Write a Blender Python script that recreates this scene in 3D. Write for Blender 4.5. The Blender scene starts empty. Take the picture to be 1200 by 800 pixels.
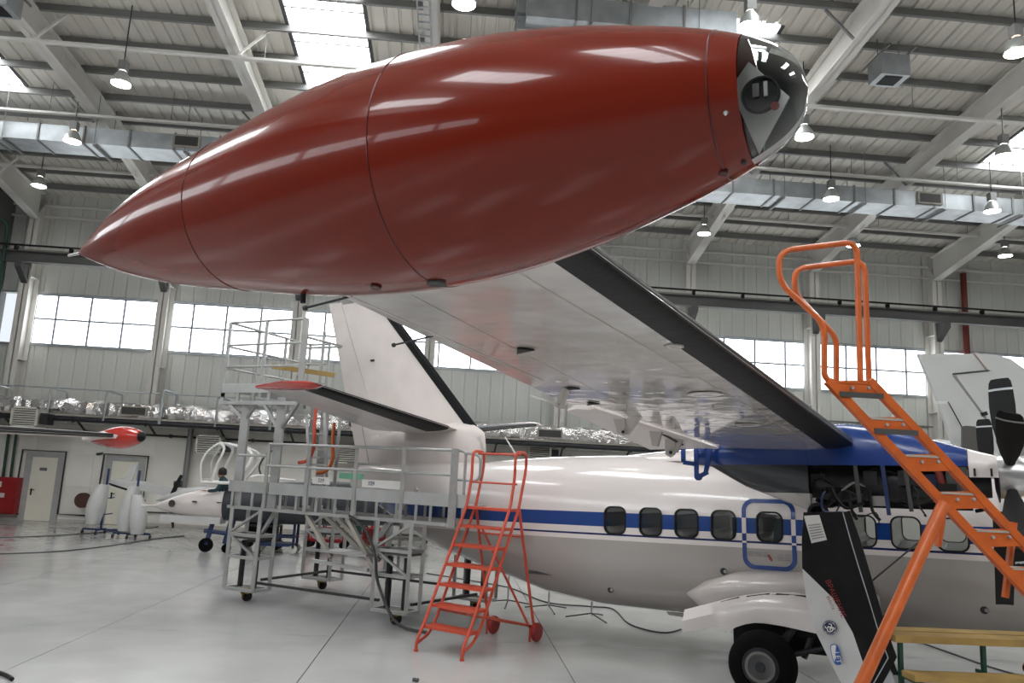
import bpy, bmesh, math, random
from mathutils import Vector, Matrix
random.seed(7)
R = math.radians
scene = bpy.context.scene
COL = scene.collection

# ---------------------------------------------------------------- camera, light, exposure
def look_matrix(loc, pitch, roll, yaw):
    cy, sy, cp, sp = math.cos(yaw), math.sin(yaw), math.cos(pitch), math.sin(pitch)
    F = Vector((sy*cp, cy*cp, sp)); r0 = Vector((cy, -sy, 0)); u0 = r0.cross(F)
    r = math.cos(roll)*r0 + math.sin(roll)*u0; u = -math.sin(roll)*r0 + math.cos(roll)*u0
    m = Matrix.Identity(4)
    for i in range(3):
        m[i][0] = r[i]; m[i][1] = u[i]; m[i][2] = -F[i]; m[i][3] = loc[i]
    return m
cam = bpy.data.cameras.new('camera'); cam.sensor_width = 36; cam.lens = 36*915/1200
cam.clip_start = .05; cam.clip_end = 200
camo = bpy.data.objects.new('camera', cam); COL.objects.link(camo)
camo.matrix_world = look_matrix((0, 0, 2.2), R(9.8), R(2.9), R(3.8))
scene.camera = camo
scene.view_settings.view_transform = 'Standard'
scene.view_settings.look = 'None'
scene.view_settings.gamma = 1
scene.view_settings.exposure = 0.0
scene.cycles.use_denoising = True
scene.cycles.max_bounces = 7
scene.cycles.sample_clamp_indirect = 6
scene.cycles.caustics_reflective = False
scene.cycles.caustics_refractive = False
WINDOW_LIGHT, SKYLIGHT_LIGHT, LAMP_LIGHT = 4.5, 15.0, 70.0
w = bpy.data.worlds.new('world'); scene.world = w; w.use_nodes = True
w.node_tree.nodes['Background'].inputs[0].default_value = (.86, .93, 1, 1)
w.node_tree.nodes['Background'].inputs[1].default_value = 1.0

# ---------------------------------------------------------------- materials
MATS = {}
def nt(name):
    m = bpy.data.materials.new(name); m.use_nodes = True
    t = m.node_tree; b = t.nodes['Principled BSDF']
    return m, t, b
def mat(name, col, rough=.5, metal=0., coat=0., var=.08, scale=3., bump=0., bscale=20., spec=.5):
    if name in MATS: return MATS[name]
    m, t, b = nt(name)
    b.inputs['Roughness'].default_value = rough; b.inputs['Metallic'].default_value = metal
    b.inputs['Coat Weight'].default_value = coat; b.inputs['Coat Roughness'].default_value = .04
    b.inputs['Specular IOR Level'].default_value = spec
    tc = t.nodes.new('ShaderNodeTexCoord')
    if var:
        n = t.nodes.new('ShaderNodeTexNoise'); n.inputs['Scale'].default_value = scale; n.inputs['Detail'].default_value = 5
        t.links.new(tc.outputs['Object'], n.inputs['Vector'])
        r = t.nodes.new('ShaderNodeValToRGB')
        r.color_ramp.elements[0].position = .3; r.color_ramp.elements[1].position = .7
        r.color_ramp.elements[0].color = tuple(max(0, c*(1-var)) for c in col) + (1,)
        r.color_ramp.elements[1].color = tuple(min(1, c*(1+var)) for c in col) + (1,)
        t.links.new(n.outputs['Fac'], r.inputs['Fac']); t.links.new(r.outputs['Color'], b.inputs['Base Color'])
    else:
        b.inputs['Base Color'].default_value = tuple(col) + (1,)
    if bump:
        n2 = t.nodes.new('ShaderNodeTexNoise'); n2.inputs['Scale'].default_value = bscale; n2.inputs['Detail'].default_value = 2
        t.links.new(tc.outputs['Object'], n2.inputs['Vector'])
        bp = t.nodes.new('ShaderNodeBump'); bp.inputs['Strength'].default_value = bump; bp.inputs['Distance'].default_value = .05
        t.links.new(n2.outputs['Fac'], bp.inputs['Height']); t.links.new(bp.outputs['Normal'], b.inputs['Normal'])
    MATS[name] = m
    return m
def emit(name, col, strength):
    if name in MATS: return MATS[name]
    m, t, b = nt(name)
    b.inputs['Base Color'].default_value = tuple(col) + (1,)
    b.inputs['Emission Color'].default_value = tuple(col) + (1,); b.inputs['Emission Strength'].default_value = strength
    b.inputs['Roughness'].default_value = .2
    MATS[name] = m
    return m
def glass(name, tint=(.5, .52, .52), rough=.03, ior=4.0):
    if name in MATS: return MATS[name]
    m, t, b = nt(name)
    t.nodes.remove(b); out = t.nodes['Material Output']
    tr = t.nodes.new('ShaderNodeBsdfTransparent'); tr.inputs[0].default_value = tuple(tint) + (1,)
    gl = t.nodes.new('ShaderNodeBsdfGlossy'); gl.inputs['Roughness'].default_value = rough
    lw = t.nodes.new('ShaderNodeLayerWeight'); lw.inputs['Blend'].default_value = .5
    pw_ = t.nodes.new('ShaderNodeMath'); pw_.operation = 'POWER'; pw_.inputs[1].default_value = ior
    t.links.new(lw.outputs['Facing'], pw_.inputs[0])
    fr = t.nodes.new('ShaderNodeMath'); fr.operation = 'MULTIPLY_ADD'; fr.inputs[1].default_value = .85; fr.inputs[2].default_value = .05
    t.links.new(pw_.outputs[0], fr.inputs[0])
    mx = t.nodes.new('ShaderNodeMixShader')
    t.links.new(fr.outputs[0], mx.inputs[0]); t.links.new(tr.outputs[0], mx.inputs[1]); t.links.new(gl.outputs[0], mx.inputs[2])
    t.links.new(mx.outputs[0], out.inputs[0])
    MATS[name] = m
    return m
def banded(name, axis, bands, base, rough=.25, coat=.4, bump=0, bscale=3):
    """paint in bands along one object-space axis: bands = [(lo, hi, colour)] laid over base"""
    m, t, b = nt(name)
    b.inputs['Roughness'].default_value = rough; b.inputs['Coat Weight'].default_value = coat; b.inputs['Coat Roughness'].default_value = .03
    tc = t.nodes.new('ShaderNodeTexCoord'); sp = t.nodes.new('ShaderNodeSeparateXYZ')
    t.links.new(tc.outputs['Object'], sp.inputs[0])
    rgb = t.nodes.new('ShaderNodeRGB'); rgb.outputs[0].default_value = tuple(base) + (1,); cur = rgb.outputs[0]
    for lo, hi, c in bands:
        g = t.nodes.new('ShaderNodeMath'); g.operation = 'GREATER_THAN'; g.inputs[1].default_value = lo
        l = t.nodes.new('ShaderNodeMath'); l.operation = 'LESS_THAN'; l.inputs[1].default_value = hi
        mu = t.nodes.new('ShaderNodeMath'); mu.operation = 'MULTIPLY'
        t.links.new(sp.outputs[axis], g.inputs[0]); t.links.new(sp.outputs[axis], l.inputs[0])
        t.links.new(g.outputs[0], mu.inputs[0]); t.links.new(l.outputs[0], mu.inputs[1])
        mx = t.nodes.new('ShaderNodeMix'); mx.data_type = 'RGBA'
        t.links.new(mu.outputs[0], mx.inputs['Factor']); t.links.new(cur, mx.inputs['A'])
        mx.inputs['B'].default_value = tuple(c) + (1,); cur = mx.outputs['Result']
    t.links.new(cur, b.inputs['Base Color'])
    if bump:
        n2 = t.nodes.new('ShaderNodeTexNoise'); n2.inputs['Scale'].default_value = bscale; n2.inputs['Detail'].default_value = 1
        t.links.new(tc.outputs['Object'], n2.inputs['Vector'])
        bp = t.nodes.new('ShaderNodeBump'); bp.inputs['Strength'].default_value = bump; bp.inputs['Distance'].default_value = .02
        t.links.new(n2.outputs['Fac'], bp.inputs['Height']); t.links.new(bp.outputs['Normal'], b.inputs['Normal'])
    MATS[name] = m
    return m

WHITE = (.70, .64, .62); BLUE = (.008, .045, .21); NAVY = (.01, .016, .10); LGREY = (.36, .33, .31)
RED = (.165, .014, .005)
m_red = mat('red_gloss_paint', RED, .19, 0, .38, .05, 2, .012, 7, .15)
m_redtip = mat('red_tip_paint', (.5, .03, .02), .2, 0, .6, .05, 4)
m_white = mat('white_gloss_paint', WHITE, .22, 0, .5, .03, 3, .02, 5)
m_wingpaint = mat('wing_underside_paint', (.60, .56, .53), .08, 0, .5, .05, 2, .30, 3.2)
m_tailpl = mat('tailplane_underside_paint', (.66, .63, .61), .28, 0, .3, .05, 2, .05, 3)
m_tail = mat('tail_white_paint', (.72, .65, .62), .4, 0, .1, .05, 3)
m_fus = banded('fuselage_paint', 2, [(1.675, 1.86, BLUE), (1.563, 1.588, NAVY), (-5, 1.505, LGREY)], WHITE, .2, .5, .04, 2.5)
m_nac = banded('nacelle_paint', 2, [(-5, 2.165, (.5, .47, .45)), (2.165, 2.44, (.004, .006, .012))], (.008, .04, .20), .25, .3)
m_boot = mat('black_rubber_boot', (.006, .006, .007), .42, 0, 0, .3, 6, .05, 12, .16)
m_black = mat('matt_black', (.009, .009, .009), .55, 0, 0, .1, 5, 0, 20, .22)
m_dark = mat('dark_metal', (.035, .036, .04), .45, .6, 0, .3, 8)
m_tyre = mat('tyre_rubber', (.004, .004, .004), .8, 0, 0, .1, 5, 0, 20, .1)
m_steel = mat('brushed_steel', (.5, .5, .5), .3, 1, 0, .1, 6)
m_spin = mat('spinner_metal', (.55, .55, .55), .32, .9, 0, .1, 6)
m_alu = mat('aluminium', (.43, .43, .42), .42, .75, 0, .12, 5)
m_aludeck = mat('aluminium_plate', (.43, .43, .42), .45, .6, 0, .1, 4)
m_galv = mat('galvanised_sheet', (.46, .49, .51), .38, .55, 0, .18, 2.5)
m_foil = mat('foil_wrap', (.72, .70, .69), .22, .9, 0, .08, 5, 1.0, 5)
m_struct = mat('white_steel_paint', (.74, .72, .68), .5, 0, 0, .06, 1)
m_purl = mat('purlin_grey', (.24, .24, .235), .5, .2, 0, .08, 1)
m_deck = mat('roof_deck', (.80, .77, .71), .55, 0, 0, .07, .6)
m_clad = mat('wall_cladding', (.74, .75, .715), .45, 0, 0, .04, .5)
m_lower = mat('lower_wall_paint', (.84, .81, .75), .5, 0, 0, .06, .8)
m_beam = mat('crane_beam_paint', (.085, .085, .085), .5, .1, 0, .1, 1)
m_pipe = mat('black_pipe', (.025, .024, .024), .45)
m_tan = mat('tan_steel', (.36, .33, .29), .5)
m_door = mat('door_cream', (.84, .81, .70), .45, 0, 0, .03)
m_dframe = mat('door_frame_grey', (.42, .42, .41), .5)
m_cab = mat('cabinet_red', (.30, .012, .015), .4)
m_redladder = mat('ladder_red', (.52, .065, .028), .42, 0, .1, .15, 12)
m_orange = mat('ladder_orange', (.52, .10, .012), .42, 0, .15, .14, 9)
m_redpipe = mat('pipe_red', (.16, .02, .015), .5)
m_bluesteel = mat('trolley_blue', (.012, .028, .10), .45)
m_wood = mat('varnished_wood', (.36, .23, .07), .5, 0, .1, .3, 3)
m_green = mat('dark_green_paint', (.01, .05, .035), .4)
m_yellow = mat('caster_yellow', (.20, .13, .03), .5)
m_lampmetal = mat('lamp_aluminium', (.55, .56, .55), .35, .6)
m_grille = mat('grille_dark', (.05, .05, .048), .6)
m_louvre = mat('louvre_cream', (.62, .60, .55), .5)
m_paper = mat('paper_white', (.62, .60, .58), .7)
m_whiteink = mat('white_ink', (.75, .74, .72), .6, 0, 0, 0)
m_navyink = mat('navy_ink', (.012, .02, .07), .5, 0, 0, 0)
m_blueink = mat('blue_ink', (.03, .11, .36), .5, 0, 0, 0)
m_redink = mat('red_ink', (.24, .02, .02), .6, 0, 0, 0)
m_greyink = mat('grey_ink', (.18, .18, .2), .6, 0, 0, 0)
m_skin = mat('skin', (.42, .24, .17), .6)
m_cloth = mat('dark_clothing', (.02, .05, .06), .8)
m_hair = mat('dark_hair', (.015, .012, .01), .7)
m_fair = mat('fairing_white', (.58, .58, .57), .35, 0, .2, .05, 4)
m_cable = mat('cable_grey', (.06, .06, .065), .6)
m_win = emit('daylight_pane', (.93, .97, 1.0), WINDOW_LIGHT)
m_sky = emit('skylight_sheet', (.95, .98, 1.0), SKYLIGHT_LIGHT)
m_lamp = emit('lamp_cool', (1, 1, .93), LAMP_LIGHT)
m_lampwarm = emit('lamp_warm', (1, .72, .5), LAMP_LIGHT)
m_glassdark = glass('cabin_glass', (.92, .93, .93))
m_glassclear = glass('clear_dome', (.84, .87, .87), .04, 2.6)
def floor_material():
    m, t, b = nt('polished_concrete')
    tc = t.nodes.new('ShaderNodeTexCoord')
    n = t.nodes.new('ShaderNodeTexNoise'); n.inputs['Scale'].default_value = .7; n.inputs['Detail'].default_value = 8
    t.links.new(tc.outputs['Generated'], n.inputs['Vector'])
    geo = t.nodes.new('ShaderNodeNewGeometry'); t.links.new(geo.outputs['Position'], n.inputs['Vector'])
    r = t.nodes.new('ShaderNodeValToRGB')
    r.color_ramp.elements[0].position = .3; r.color_ramp.elements[1].position = .7
    r.color_ramp.elements[0].color = (.40, .395, .39, 1); r.color_ramp.elements[1].color = (.50, .495, .485, 1)
    t.links.new(n.outputs['Fac'], r.inputs[0]); t.links.new(r.outputs[0], b.inputs['Base Color'])
    n2 = t.nodes.new('ShaderNodeTexNoise'); n2.inputs['Scale'].default_value = 2.5; n2.inputs['Detail'].default_value = 6
    t.links.new(geo.outputs['Position'], n2.inputs['Vector'])
    mr = t.nodes.new('ShaderNodeMapRange'); mr.inputs[1].default_value = .3; mr.inputs[2].default_value = .7
    mr.inputs[3].default_value = .09; mr.inputs[4].default_value = .2
    t.links.new(n2.outputs['Fac'], mr.inputs[0]); t.links.new(mr.outputs[0], b.inputs['Roughness'])
    b.inputs['Specular IOR Level'].default_value = .8
    return m
m_floor = floor_material()
m_joint = mat('joint_filler', (.05, .05, .05), .8)

# ---------------------------------------------------------------- mesh helpers
def V(*a): return Vector(a)
class MB:
    def __init__(s): s.v = []; s.f = []; s.m = []
    def add(s, vs, fs, m=0):
        n = len(s.v); s.v += [tuple(v) for v in vs]
        for f in fs: s.f.append(tuple(i+n for i in f)); s.m.append(m)
        return s
    def box(s, x0, x1, y0, y1, z0, z1, m=0):
        return s.add([(x0,y0,z0),(x1,y0,z0),(x1,y1,z0),(x0,y1,z0),(x0,y0,z1),(x1,y0,z1),(x1,y1,z1),(x0,y1,z1)],
                     [(3,2,1,0),(4,5,6,7),(0,1,5,4),(1,2,6,5),(2,3,7,6),(3,0,4,7)], m)
    def bar(s, p, q, w=.05, h=None, up=(0,0,1), m=0):
        p, q, up = Vector(p), Vector(q), Vector(up); h = h or w
        d = (q-p).normalized()
        if abs(d.dot(up)) > .98: up = Vector((0,1,0)) if abs(d.y) < .9 else Vector((1,0,0))
        sx = d.cross(up).normalized()*w/2; sz = sx.cross(d).normalized()*h/2
        vs = [c+a for c in (p, q) for a in (-sx-sz, sx-sz, sx+sz, -sx+sz)]
        return s.add(vs, [(3,2,1,0),(4,5,6,7),(0,1,5,4),(1,2,6,5),(2,3,7,6),(3,0,4,7)], m)
    def tube(s, pts, r, n=8, closed=False, m=0):
        pts = [Vector(p) for p in pts]; k = len(pts); rs = r if isinstance(r, (list, tuple)) else [r]*k
        vs = []; prev = None
        for i, p in enumerate(pts):
            a = pts[i-1] if (i or closed) else p; b = pts[(i+1) % k] if (i < k-1 or closed) else p
            d = (b-a).normalized()
            if prev is None:
                up = Vector((0,0,1)) if abs(d.z) < .9 else Vector((1,0,0))
                x = d.cross(up).normalized()
            else:
                x = (prev - d*prev.dot(d))
                x = x.normalized() if x.length > 1e-6 else d.orthogonal().normalized()
            prev = x; y = d.cross(x)
            vs += [p+(x*math.cos(2*math.pi*j/n)+y*math.sin(2*math.pi*j/n))*rs[i] for j in range(n)]
        fs = []
        for i in range(k if closed else k-1):
            i2 = (i+1) % k
            for j in range(n): fs.append((i*n+j, i*n+(j+1)%n, i2*n+(j+1)%n, i2*n+j))
        if not closed: fs += [tuple(range(n))[::-1], tuple((k-1)*n+j for j in range(n))]
        return s.add(vs, fs, m)
    def loft(s, rings, cap=True, closed=True, m=0):
        n = len(rings[0]); vs = [p for r in rings for p in r]; fs = []
        for i in range(len(rings)-1):
            for j in range(n if closed else n-1): fs.append((i*n+j, i*n+(j+1)%n, (i+1)*n+(j+1)%n, (i+1)*n+j))
        if cap and closed: fs += [tuple(range(n))[::-1], tuple((len(rings)-1)*n+j for j in range(n))]
        return s.add(vs, fs, m)
    def lathe(s, o, axis, prof, n=24, m=0, cap=True, squash=1.):
        o, ax = Vector(o), Vector(axis).normalized()
        up = Vector((0,0,1)) if abs(ax.z) < .9 else Vector((1,0,0))
        x = ax.cross(up).normalized(); y = x.cross(ax).normalized()
        rings = [[o+ax*t+(x*math.cos(2*math.pi*j/n)+y*squash*math.sin(2*math.pi*j/n))*max(r,1e-4) for j in range(n)] for t, r in prof]
        return s.loft(rings, cap, True, m)
    def cyl(s, p, q, r, n=12, m=0):
        p, q = Vector(p), Vector(q)
        return s.tube([p, q], r, n, False, m)
    def prism(s, poly, ext, m=0):
        poly = [Vector(p) for p in poly]; e = Vector(ext); n = len(poly)
        fs = [tuple(range(n))[::-1], tuple(range(n, 2*n))] + [(i, (i+1)%n, (i+1)%n+n, i+n) for i in range(n)]
        return s.add(poly+[p+e for p in poly], fs, m)
    def sheet(s, rows, th, m=0):
        """a thin panel of real thickness over a grid of points; th is the thickness vector"""
        th = Vector(th); n = len(rows[0]); k = len(rows)
        a = [Vector(p) for r in rows for p in r]; vs = a+[p+th for p in a]; N = n*k; fs = []
        for i in range(k-1):
            for j in range(n-1):
                q = (i*n+j, i*n+j+1, (i+1)*n+j+1, (i+1)*n+j); fs.append(q); fs.append(tuple(x+N for x in q[::-1]))
        edge = [j for j in range(n)]+[i*n+n-1 for i in range(1, k)]+[(k-1)*n+j for j in range(n-2, -1, -1)]+[i*n for i in range(k-2, 0, -1)]
        for i, e in enumerate(edge):
            e2 = edge[(i+1) % len(edge)]; fs.append((e2, e, e+N, e2+N))
        return s.add(vs, fs, m)
    def mesh(s, name, mats, angle=35):
        me = bpy.data.meshes.new(name); me.from_pydata(s.v, [], s.f)
        for m_ in (mats if isinstance(mats, (list, tuple)) else [mats]): me.materials.append(m_)
        for p, mi in zip(me.polygons, s.m): p.material_index = mi
        bm = bmesh.new(); bm.from_mesh(me); bmesh.ops.remove_doubles(bm, verts=bm.verts, dist=1e-5)
        bmesh.ops.recalc_face_normals(bm, faces=bm.faces); bm.to_mesh(me); bm.free()
        if angle:
            me.shade_smooth(); me.set_sharp_from_angle(angle=R(angle))
        me.update()
        return me
    def build(s, name, mats, parent=None, angle=35):
        return link(name, s.mesh(name, mats, angle), parent)
def link(name, data, parent=None, loc=None):
    o = bpy.data.objects.new(name, data); COL.objects.link(o)
    if parent: o.parent = parent
    if loc is not None: o.location = loc
    return o
def tag(o, label=None, cat=None, group=None, kind=None):
    if label: o['label'] = label
    if cat: o['category'] = cat
    if group: o['group'] = group
    if kind: o['kind'] = kind
    return o
def thing(name, label, cat, loc=(0,0,0), group=None, matrix=None):
    o = bpy.data.objects.new(name, None); COL.objects.link(o); o.empty_display_size = .2
    if matrix is not None: o.matrix_world = matrix
    else: o.location = loc
    return tag(o, label, cat, group)
class At:
    """mesh builder that takes world points and stores them relative to a thing's base"""
    def __new__(cls, base):
        mb = MB(); b = Vector(base); inner = mb.add
        def add(vs, fs, m=0): return inner([Vector(v)-b for v in vs], fs, m)
        mb.add = add
        return mb
def struct(name, mb, mats, parent=None, angle=35):
    o = mb.build(name, mats, parent, angle)
    if not parent: o['kind'] = 'structure'
    return o
def arc(c, r, a0, a1, n, ax, ay):
    c, ax, ay = Vector(c), Vector(ax), Vector(ay)
    return [c+ax*r*math.cos(a0+(a1-a0)*i/n)+ay*r*math.sin(a0+(a1-a0)*i/n) for i in range(n+1)]
def rounded(pts, r, n=4, closed=False):
    pts = [Vector(p) for p in pts]; out = []; k = len(pts)
    for i, p in enumerate(pts):
        if not closed and i in (0, k-1): out.append(p); continue
        a, b = pts[i-1], pts[(i+1) % k]; da, db = (a-p), (b-p)
        rr = min(r, da.length*.45, db.length*.45); s, e = p+da.normalized()*rr, p+db.normalized()*rr
        for j in range(n+1):
            t = j/n; out.append(s*(1-t)**2+p*2*t*(1-t)+e*t*t)
    return out
def smooth_path(pts, n=6):
    pts = [Vector(p) for p in pts]; out = []
    for i in range(len(pts)-1):
        p0, p1, p2, p3 = pts[max(i-1,0)], pts[i], pts[i+1], pts[min(i+2,len(pts)-1)]
        for j in range(n):
            t = j/n
            out.append(.5*((2*p1)+(-p0+p2)*t+(2*p0-5*p1+4*p2-p3)*t*t+(-p0+3*p1-3*p2+p3)*t**3))
    return out+[pts[-1]]
def text_mesh(name, body, size, m, parent, origin, xdir, ydir, depth=.002, align='CENTER', shear=0):
    cu = bpy.data.curves.new(name, 'FONT'); cu.body = body; cu.size = size; cu.extrude = depth
    cu.align_x = align; cu.align_y = 'CENTER'; cu.resolution_u = 3; cu.shear = shear
    to = bpy.data.objects.new(name+'_curve', cu); COL.objects.link(to)
    dg = bpy.context.evaluated_depsgraph_get(); me = bpy.data.meshes.new_from_object(to.evaluated_get(dg))
    bpy.data.objects.remove(to); me.materials.clear(); me.materials.append(m); me.name = name
    o = link(name, me, parent)
    x = Vector(xdir).normalized(); y = Vector(ydir); y = (y-x*y.dot(x)).normalized(); z = x.cross(y)
    mm = Matrix.Identity(4)
    for i in range(3): mm[i][0], mm[i][1], mm[i][2], mm[i][3] = x[i], y[i], z[i], origin[i]
    o.matrix_local = mm
    return o

# ================================================================ THE HANGAR
XL, XR, YB, YF, YR = -15.7, 26.0, 27.2, -17.0, 5.0
def roof_z(y): return 11.1+.115*(27.2-y) if y >= YR else 11.1+.115*(27.2-YR)-.115*(YR-y)
floor_o = struct('floor', MB().box(XL, XR, YF, YB+.3, -.3, -.012), m_joint)
slab_cache = {}
xs = [XL]+[-1.465+2.95*k for k in range(-4, 10) if XL < -1.465+2.95*k < XR]+[XR]
ys = [YF, -13, -9, -5, -1, 3.0, 7.0, 11.0, 15.0, 19.0, 23.0, YB]
for i in range(len(xs)-1):
    for j in range(len(ys)-1):
        k = (round(xs[i+1]-xs[i], 3), round(ys[j+1]-ys[j], 3)); g = .006
        if k not in slab_cache: slab_cache[k] = MB().box(g, k[0]-g, g*.6, k[1]-g*.6, -.02, 0).mesh('slab', m_floor, 0)
        link('slab', slab_cache[k], floor_o, (xs[i], ys[j], 0))
COLX = [-14.65, -10.1, -5.6, -1.05, 3.5, 8.05, 12.6, 17.2, 21.75]
# ---- back wall: backing, cladding panels above and below the window band, lower wall boards
wall = struct('wall_back', MB().box(XL, XR, YB+.06, YB+.3, 0, 5.8).box(XL, XR, YB+.06, YB+.3, 7.55, 11.6), m_clad)
pw = .455
def clad_mesh(h):
    w_ = pw-.006
    return MB().prism([(0,.06,0),(0,.02,0),(.02,0,0),(.12,0,0),(.135,.006,0),(.15,0,0),(.27,0,0),(.285,.006,0),(.3,0,0),(w_-.02,0,0),(w_,.02,0),(w_,.06,0)], (0,0,h)).mesh('panel', m_clad, 0)
for z0, z1 in ((7.57, 11.12), (3.2, 5.78)):
    me = clad_mesh(z1-z0)
    for i in range(int((23.5-XL)/pw)): link('panel', me, wall, (XL+i*pw, YB, z0))
lm = {}
for i, x in enumerate([XL+1.9*k for k in range(21)]):
    for z0, z1 in ((.1, 1.15), (1.155, 2.2), (2.205, 3.18)):
        k = round(z1-z0, 3)
        if k not in lm: lm[k] = MB().box(.003, 1.897, 0, .06, 0, k).mesh('wall_board', m_lower, 0)
        if x < 24: link('wall_board', lm[k], wall, (x, YB, z0))
struct('baseboard_back', MB().box(XL, XR, YB-.02, YB+.06, 0, .1), mat('skirting', (.55, .52, .48), .5))
# eave girts (white tubes under the eave) and window sill flashings
for z in (10.25, 10.65): MB().cyl((XL, YB-.12, z), (23.5, YB-.12, z), .055, 8).build('eave_tube', m_struct, wall)
MB().box(XL, 23.5, YB-.04, YB+.02, 7.54, 7.6).build('head_flashing', m_galv, wall)
MB().box(XL, 23.5, YB-.05, YB+.02, 5.76, 5.82).build('sill_flashing', m_galv, wall)
MB().bar((4.2, YB-.06, 4.72), (23.4, YB-.06, 4.72), .05, .06).build('conduit', m_purl, wall)
# ---- windows between the columns
OFF = {-14.65:(.85,1.97,3.08), -10.1:(.84,1.97,3.14), -5.6:(.84,1.97,3.1)}
for n, x in enumerate([-14.65]+COLX[1:-1]):
    x0, x1 = x+.1, (COLX+[99])[COLX.index(x)+1]-.1
    wn = struct('window_%d' % (n+1), MB().box(x0, x1, YB+.01, YB+.05, 5.8, 5.86).box(x0, x1, YB+.01, YB+.05, 7.5, 7.56).box(x0, x0+.05, YB+.01, YB+.05, 5.86, 7.5).box(x1-.05, x1, YB+.01, YB+.05, 5.86, 7.5), mat('window_frame_grey', (.30, .33, .38), .5))
    cuts = [x0+.05]+[x+o for o in OFF.get(x, (.3, 1.43, 2.57, 3.7))]+[x1-.05]
    for c in cuts[1:-1]: MB().box(c-.03, c+.03, YB-.02, YB+.045, 5.86, 7.5).build('mullion', mat('window_frame_grey', (0,0,0)), wn)
    MB().box(x0+.05, x1-.05, YB-.015, YB+.04, 6.66, 6.72).build('transom', mat('window_frame_grey', (0,0,0)), wn)
    for a, b in zip(cuts, cuts[1:]):
        for z0, z1 in ((5.86, 6.67), (6.715, 7.5)):
            if b-a > .1: MB().box(a+.02, b-.02, YB+.03, YB+.04, z0, z1).build('pane', m_win, wn)
# ---- columns (I sections) and tapered rafters
def ibeam(mb, A, B, half, up, tf=.025, tw=.015):
    """web between point rows A (one edge) and B (other edge); flanges of half width along 'up'"""
    u = Vector(up)
    for i in range(len(A)-1):
        a0, a1, b0, b1 = map(Vector, (A[i], A[i+1], B[i], B[i+1]))
        mb.add([a0-u*tw, a1-u*tw, b1-u*tw, b0-u*tw, a0+u*tw, a1+u*tw, b1+u*tw, b0+u*tw], [(0,1,2,3),(7,6,5,4),(0,4,5,1),(1,5,6,2),(2,6,7,3),(3,7,4,0)])
        for p0, p1, s in ((a0, a1, (b0-a0).normalized()), (b0, b1, (a0-b0).normalized())):
            t = s*tf
            mb.add([p0-u*half, p1-u*half, p1+u*half, p0+u*half, p0-u*half+t, p1-u*half+t, p1+u*half+t, p0+u*half+t], [(0,1,2,3),(7,6,5,4),(0,4,5,1),(1,5,6,2),(2,6,7,3),(3,7,4,0)])
for x in COLX:
    mb = MB(); ibeam(mb, [(x, 26.55, 3.46), (x, 26.55, 10.0)], [(x, 27.15, 3.46), (x, 27.15, 10.9)], .17, (1,0,0))
    mb.bar((x, 26.85, 5.2), (x, 26.85, 5.23), .3, .55).bar((x, 26.85, 8.0), (x, 26.85, 8.03), .3, .55)
    mb.build('column', m_struct, wall)
    MB().prism([(x-.1, 26.55, 8.36), (x-.1, 26.0, 8.36), (x-.1, 26.0, 8.2), (x-.1, 26.55, 7.75)], (.2, 0, 0)).build('corbel', m_beam, wall)
ceil = struct('ceiling', MB().prism([(XL, YB+.3, roof_z(27.5)+.1), (XL, YR, roof_z(YR)+.1), (XL, YF, roof_z(YF)+.1), (XL, YF, roof_z(YF)+.3), (XL, YR, roof_z(YR)+.3), (XL, YB+.3, roof_z(27.5)+.3)], (XR-XL, 0, 0)), m_deck)
bot = [(26.7, 10.0), (24.0, 10.52), (21.5, 10.98), (19.0, 11.3), (14.0, 11.72), (9.0, 12.3), (5.0, 12.75), (1.0, 12.3), (-6, 11.5), (-12, 10.7), (-17, 9.6)]
for x in COLX:
    mb = MB(); ibeam(mb, [(x, y, z) for y, z in bot], [(x, y, roof_z(y)-.22) for y, z in bot], .15, (1,0,0))
    for y in (23.2, 18.5): 
        z = bot[1][1] if y > 20 else 11.35
        mb.bar((x+.012, y, z+.02), (x+.012, y, roof_z(y)-.25), .26, .02, (1,0,0))
    mb.build('rafter', m_struct, ceil)
SKY = [(-13.9, -12.02), (-4.45, -2.6), (5.0, 6.75), (14.7, 16.5)]
PUR = [26.3, 25.15, 24.0, 22.85, 21.7, 20.5, 19.3, 18.15, 17.0, 15.85, 14.7, 13.55, 12.4, 11.25, 10.1, 8.95, 7.8, 6.6]
for y in PUR:
    z = roof_z(y)-.02
    MB().prism([(XL, y-.045, z), (XL, y+.06, z-.01), (XL, y+.06, z-.03), (XL, y-.02, z-.03), (XL, y-.02, z-.19), (XL, y-.12, z-.18), (XL, y-.12, z-.21), (XL, y-.045, z-.21)], (XR-2-XL, 0, 0)).build('purlin', m_purl, ceil, 0)
for x in COLX:
    for y, sgn in ((24.0, 1), (20.5, -1), (17.0, 1), (14.7, -1)):
        z = roof_z(y)
        MB().bar((x+sgn*.75, y, z-.2), (x+sgn*.1, y, z-.86), .05, .05).build('brace', m_struct if sgn > 0 else m_purl, ceil)
def deck_mesh(y0, y1, w_):
    prof = []; n = 2; p = w_/n
    for i in range(n):
        o = i*p
        prof += [(o+.004, .0), (o+p*.30, .0), (o+p*.36, .05), (o+p*.50, .05), (o+p*.56, 0), (o+p-.004, 0)]
    dz = roof_z(y1)-roof_z(y0)
    pts = [(a, 0, h) for a, h in prof]+[(a, 0, h+.012) for a, h in prof[::-1]]
    return MB().prism(pts, (0, y1-y0, dz)).mesh('deck_panel', m_deck, 0)
SY0, SY1 = 15.55, 20.45
def in_sky(x0, x1): return any(x0 < b-.02 and x1 > a+.02 for a, b in SKY)
edges = [XL]
stops = sorted([e for ab in SKY for e in ab])+[XR]
for s_ in stops:
    a = edges[-1]; n = max(1, round((s_-a)/.66))
    edges += [a+(s_-a)*(i+1)/n for i in range(n)]
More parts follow.
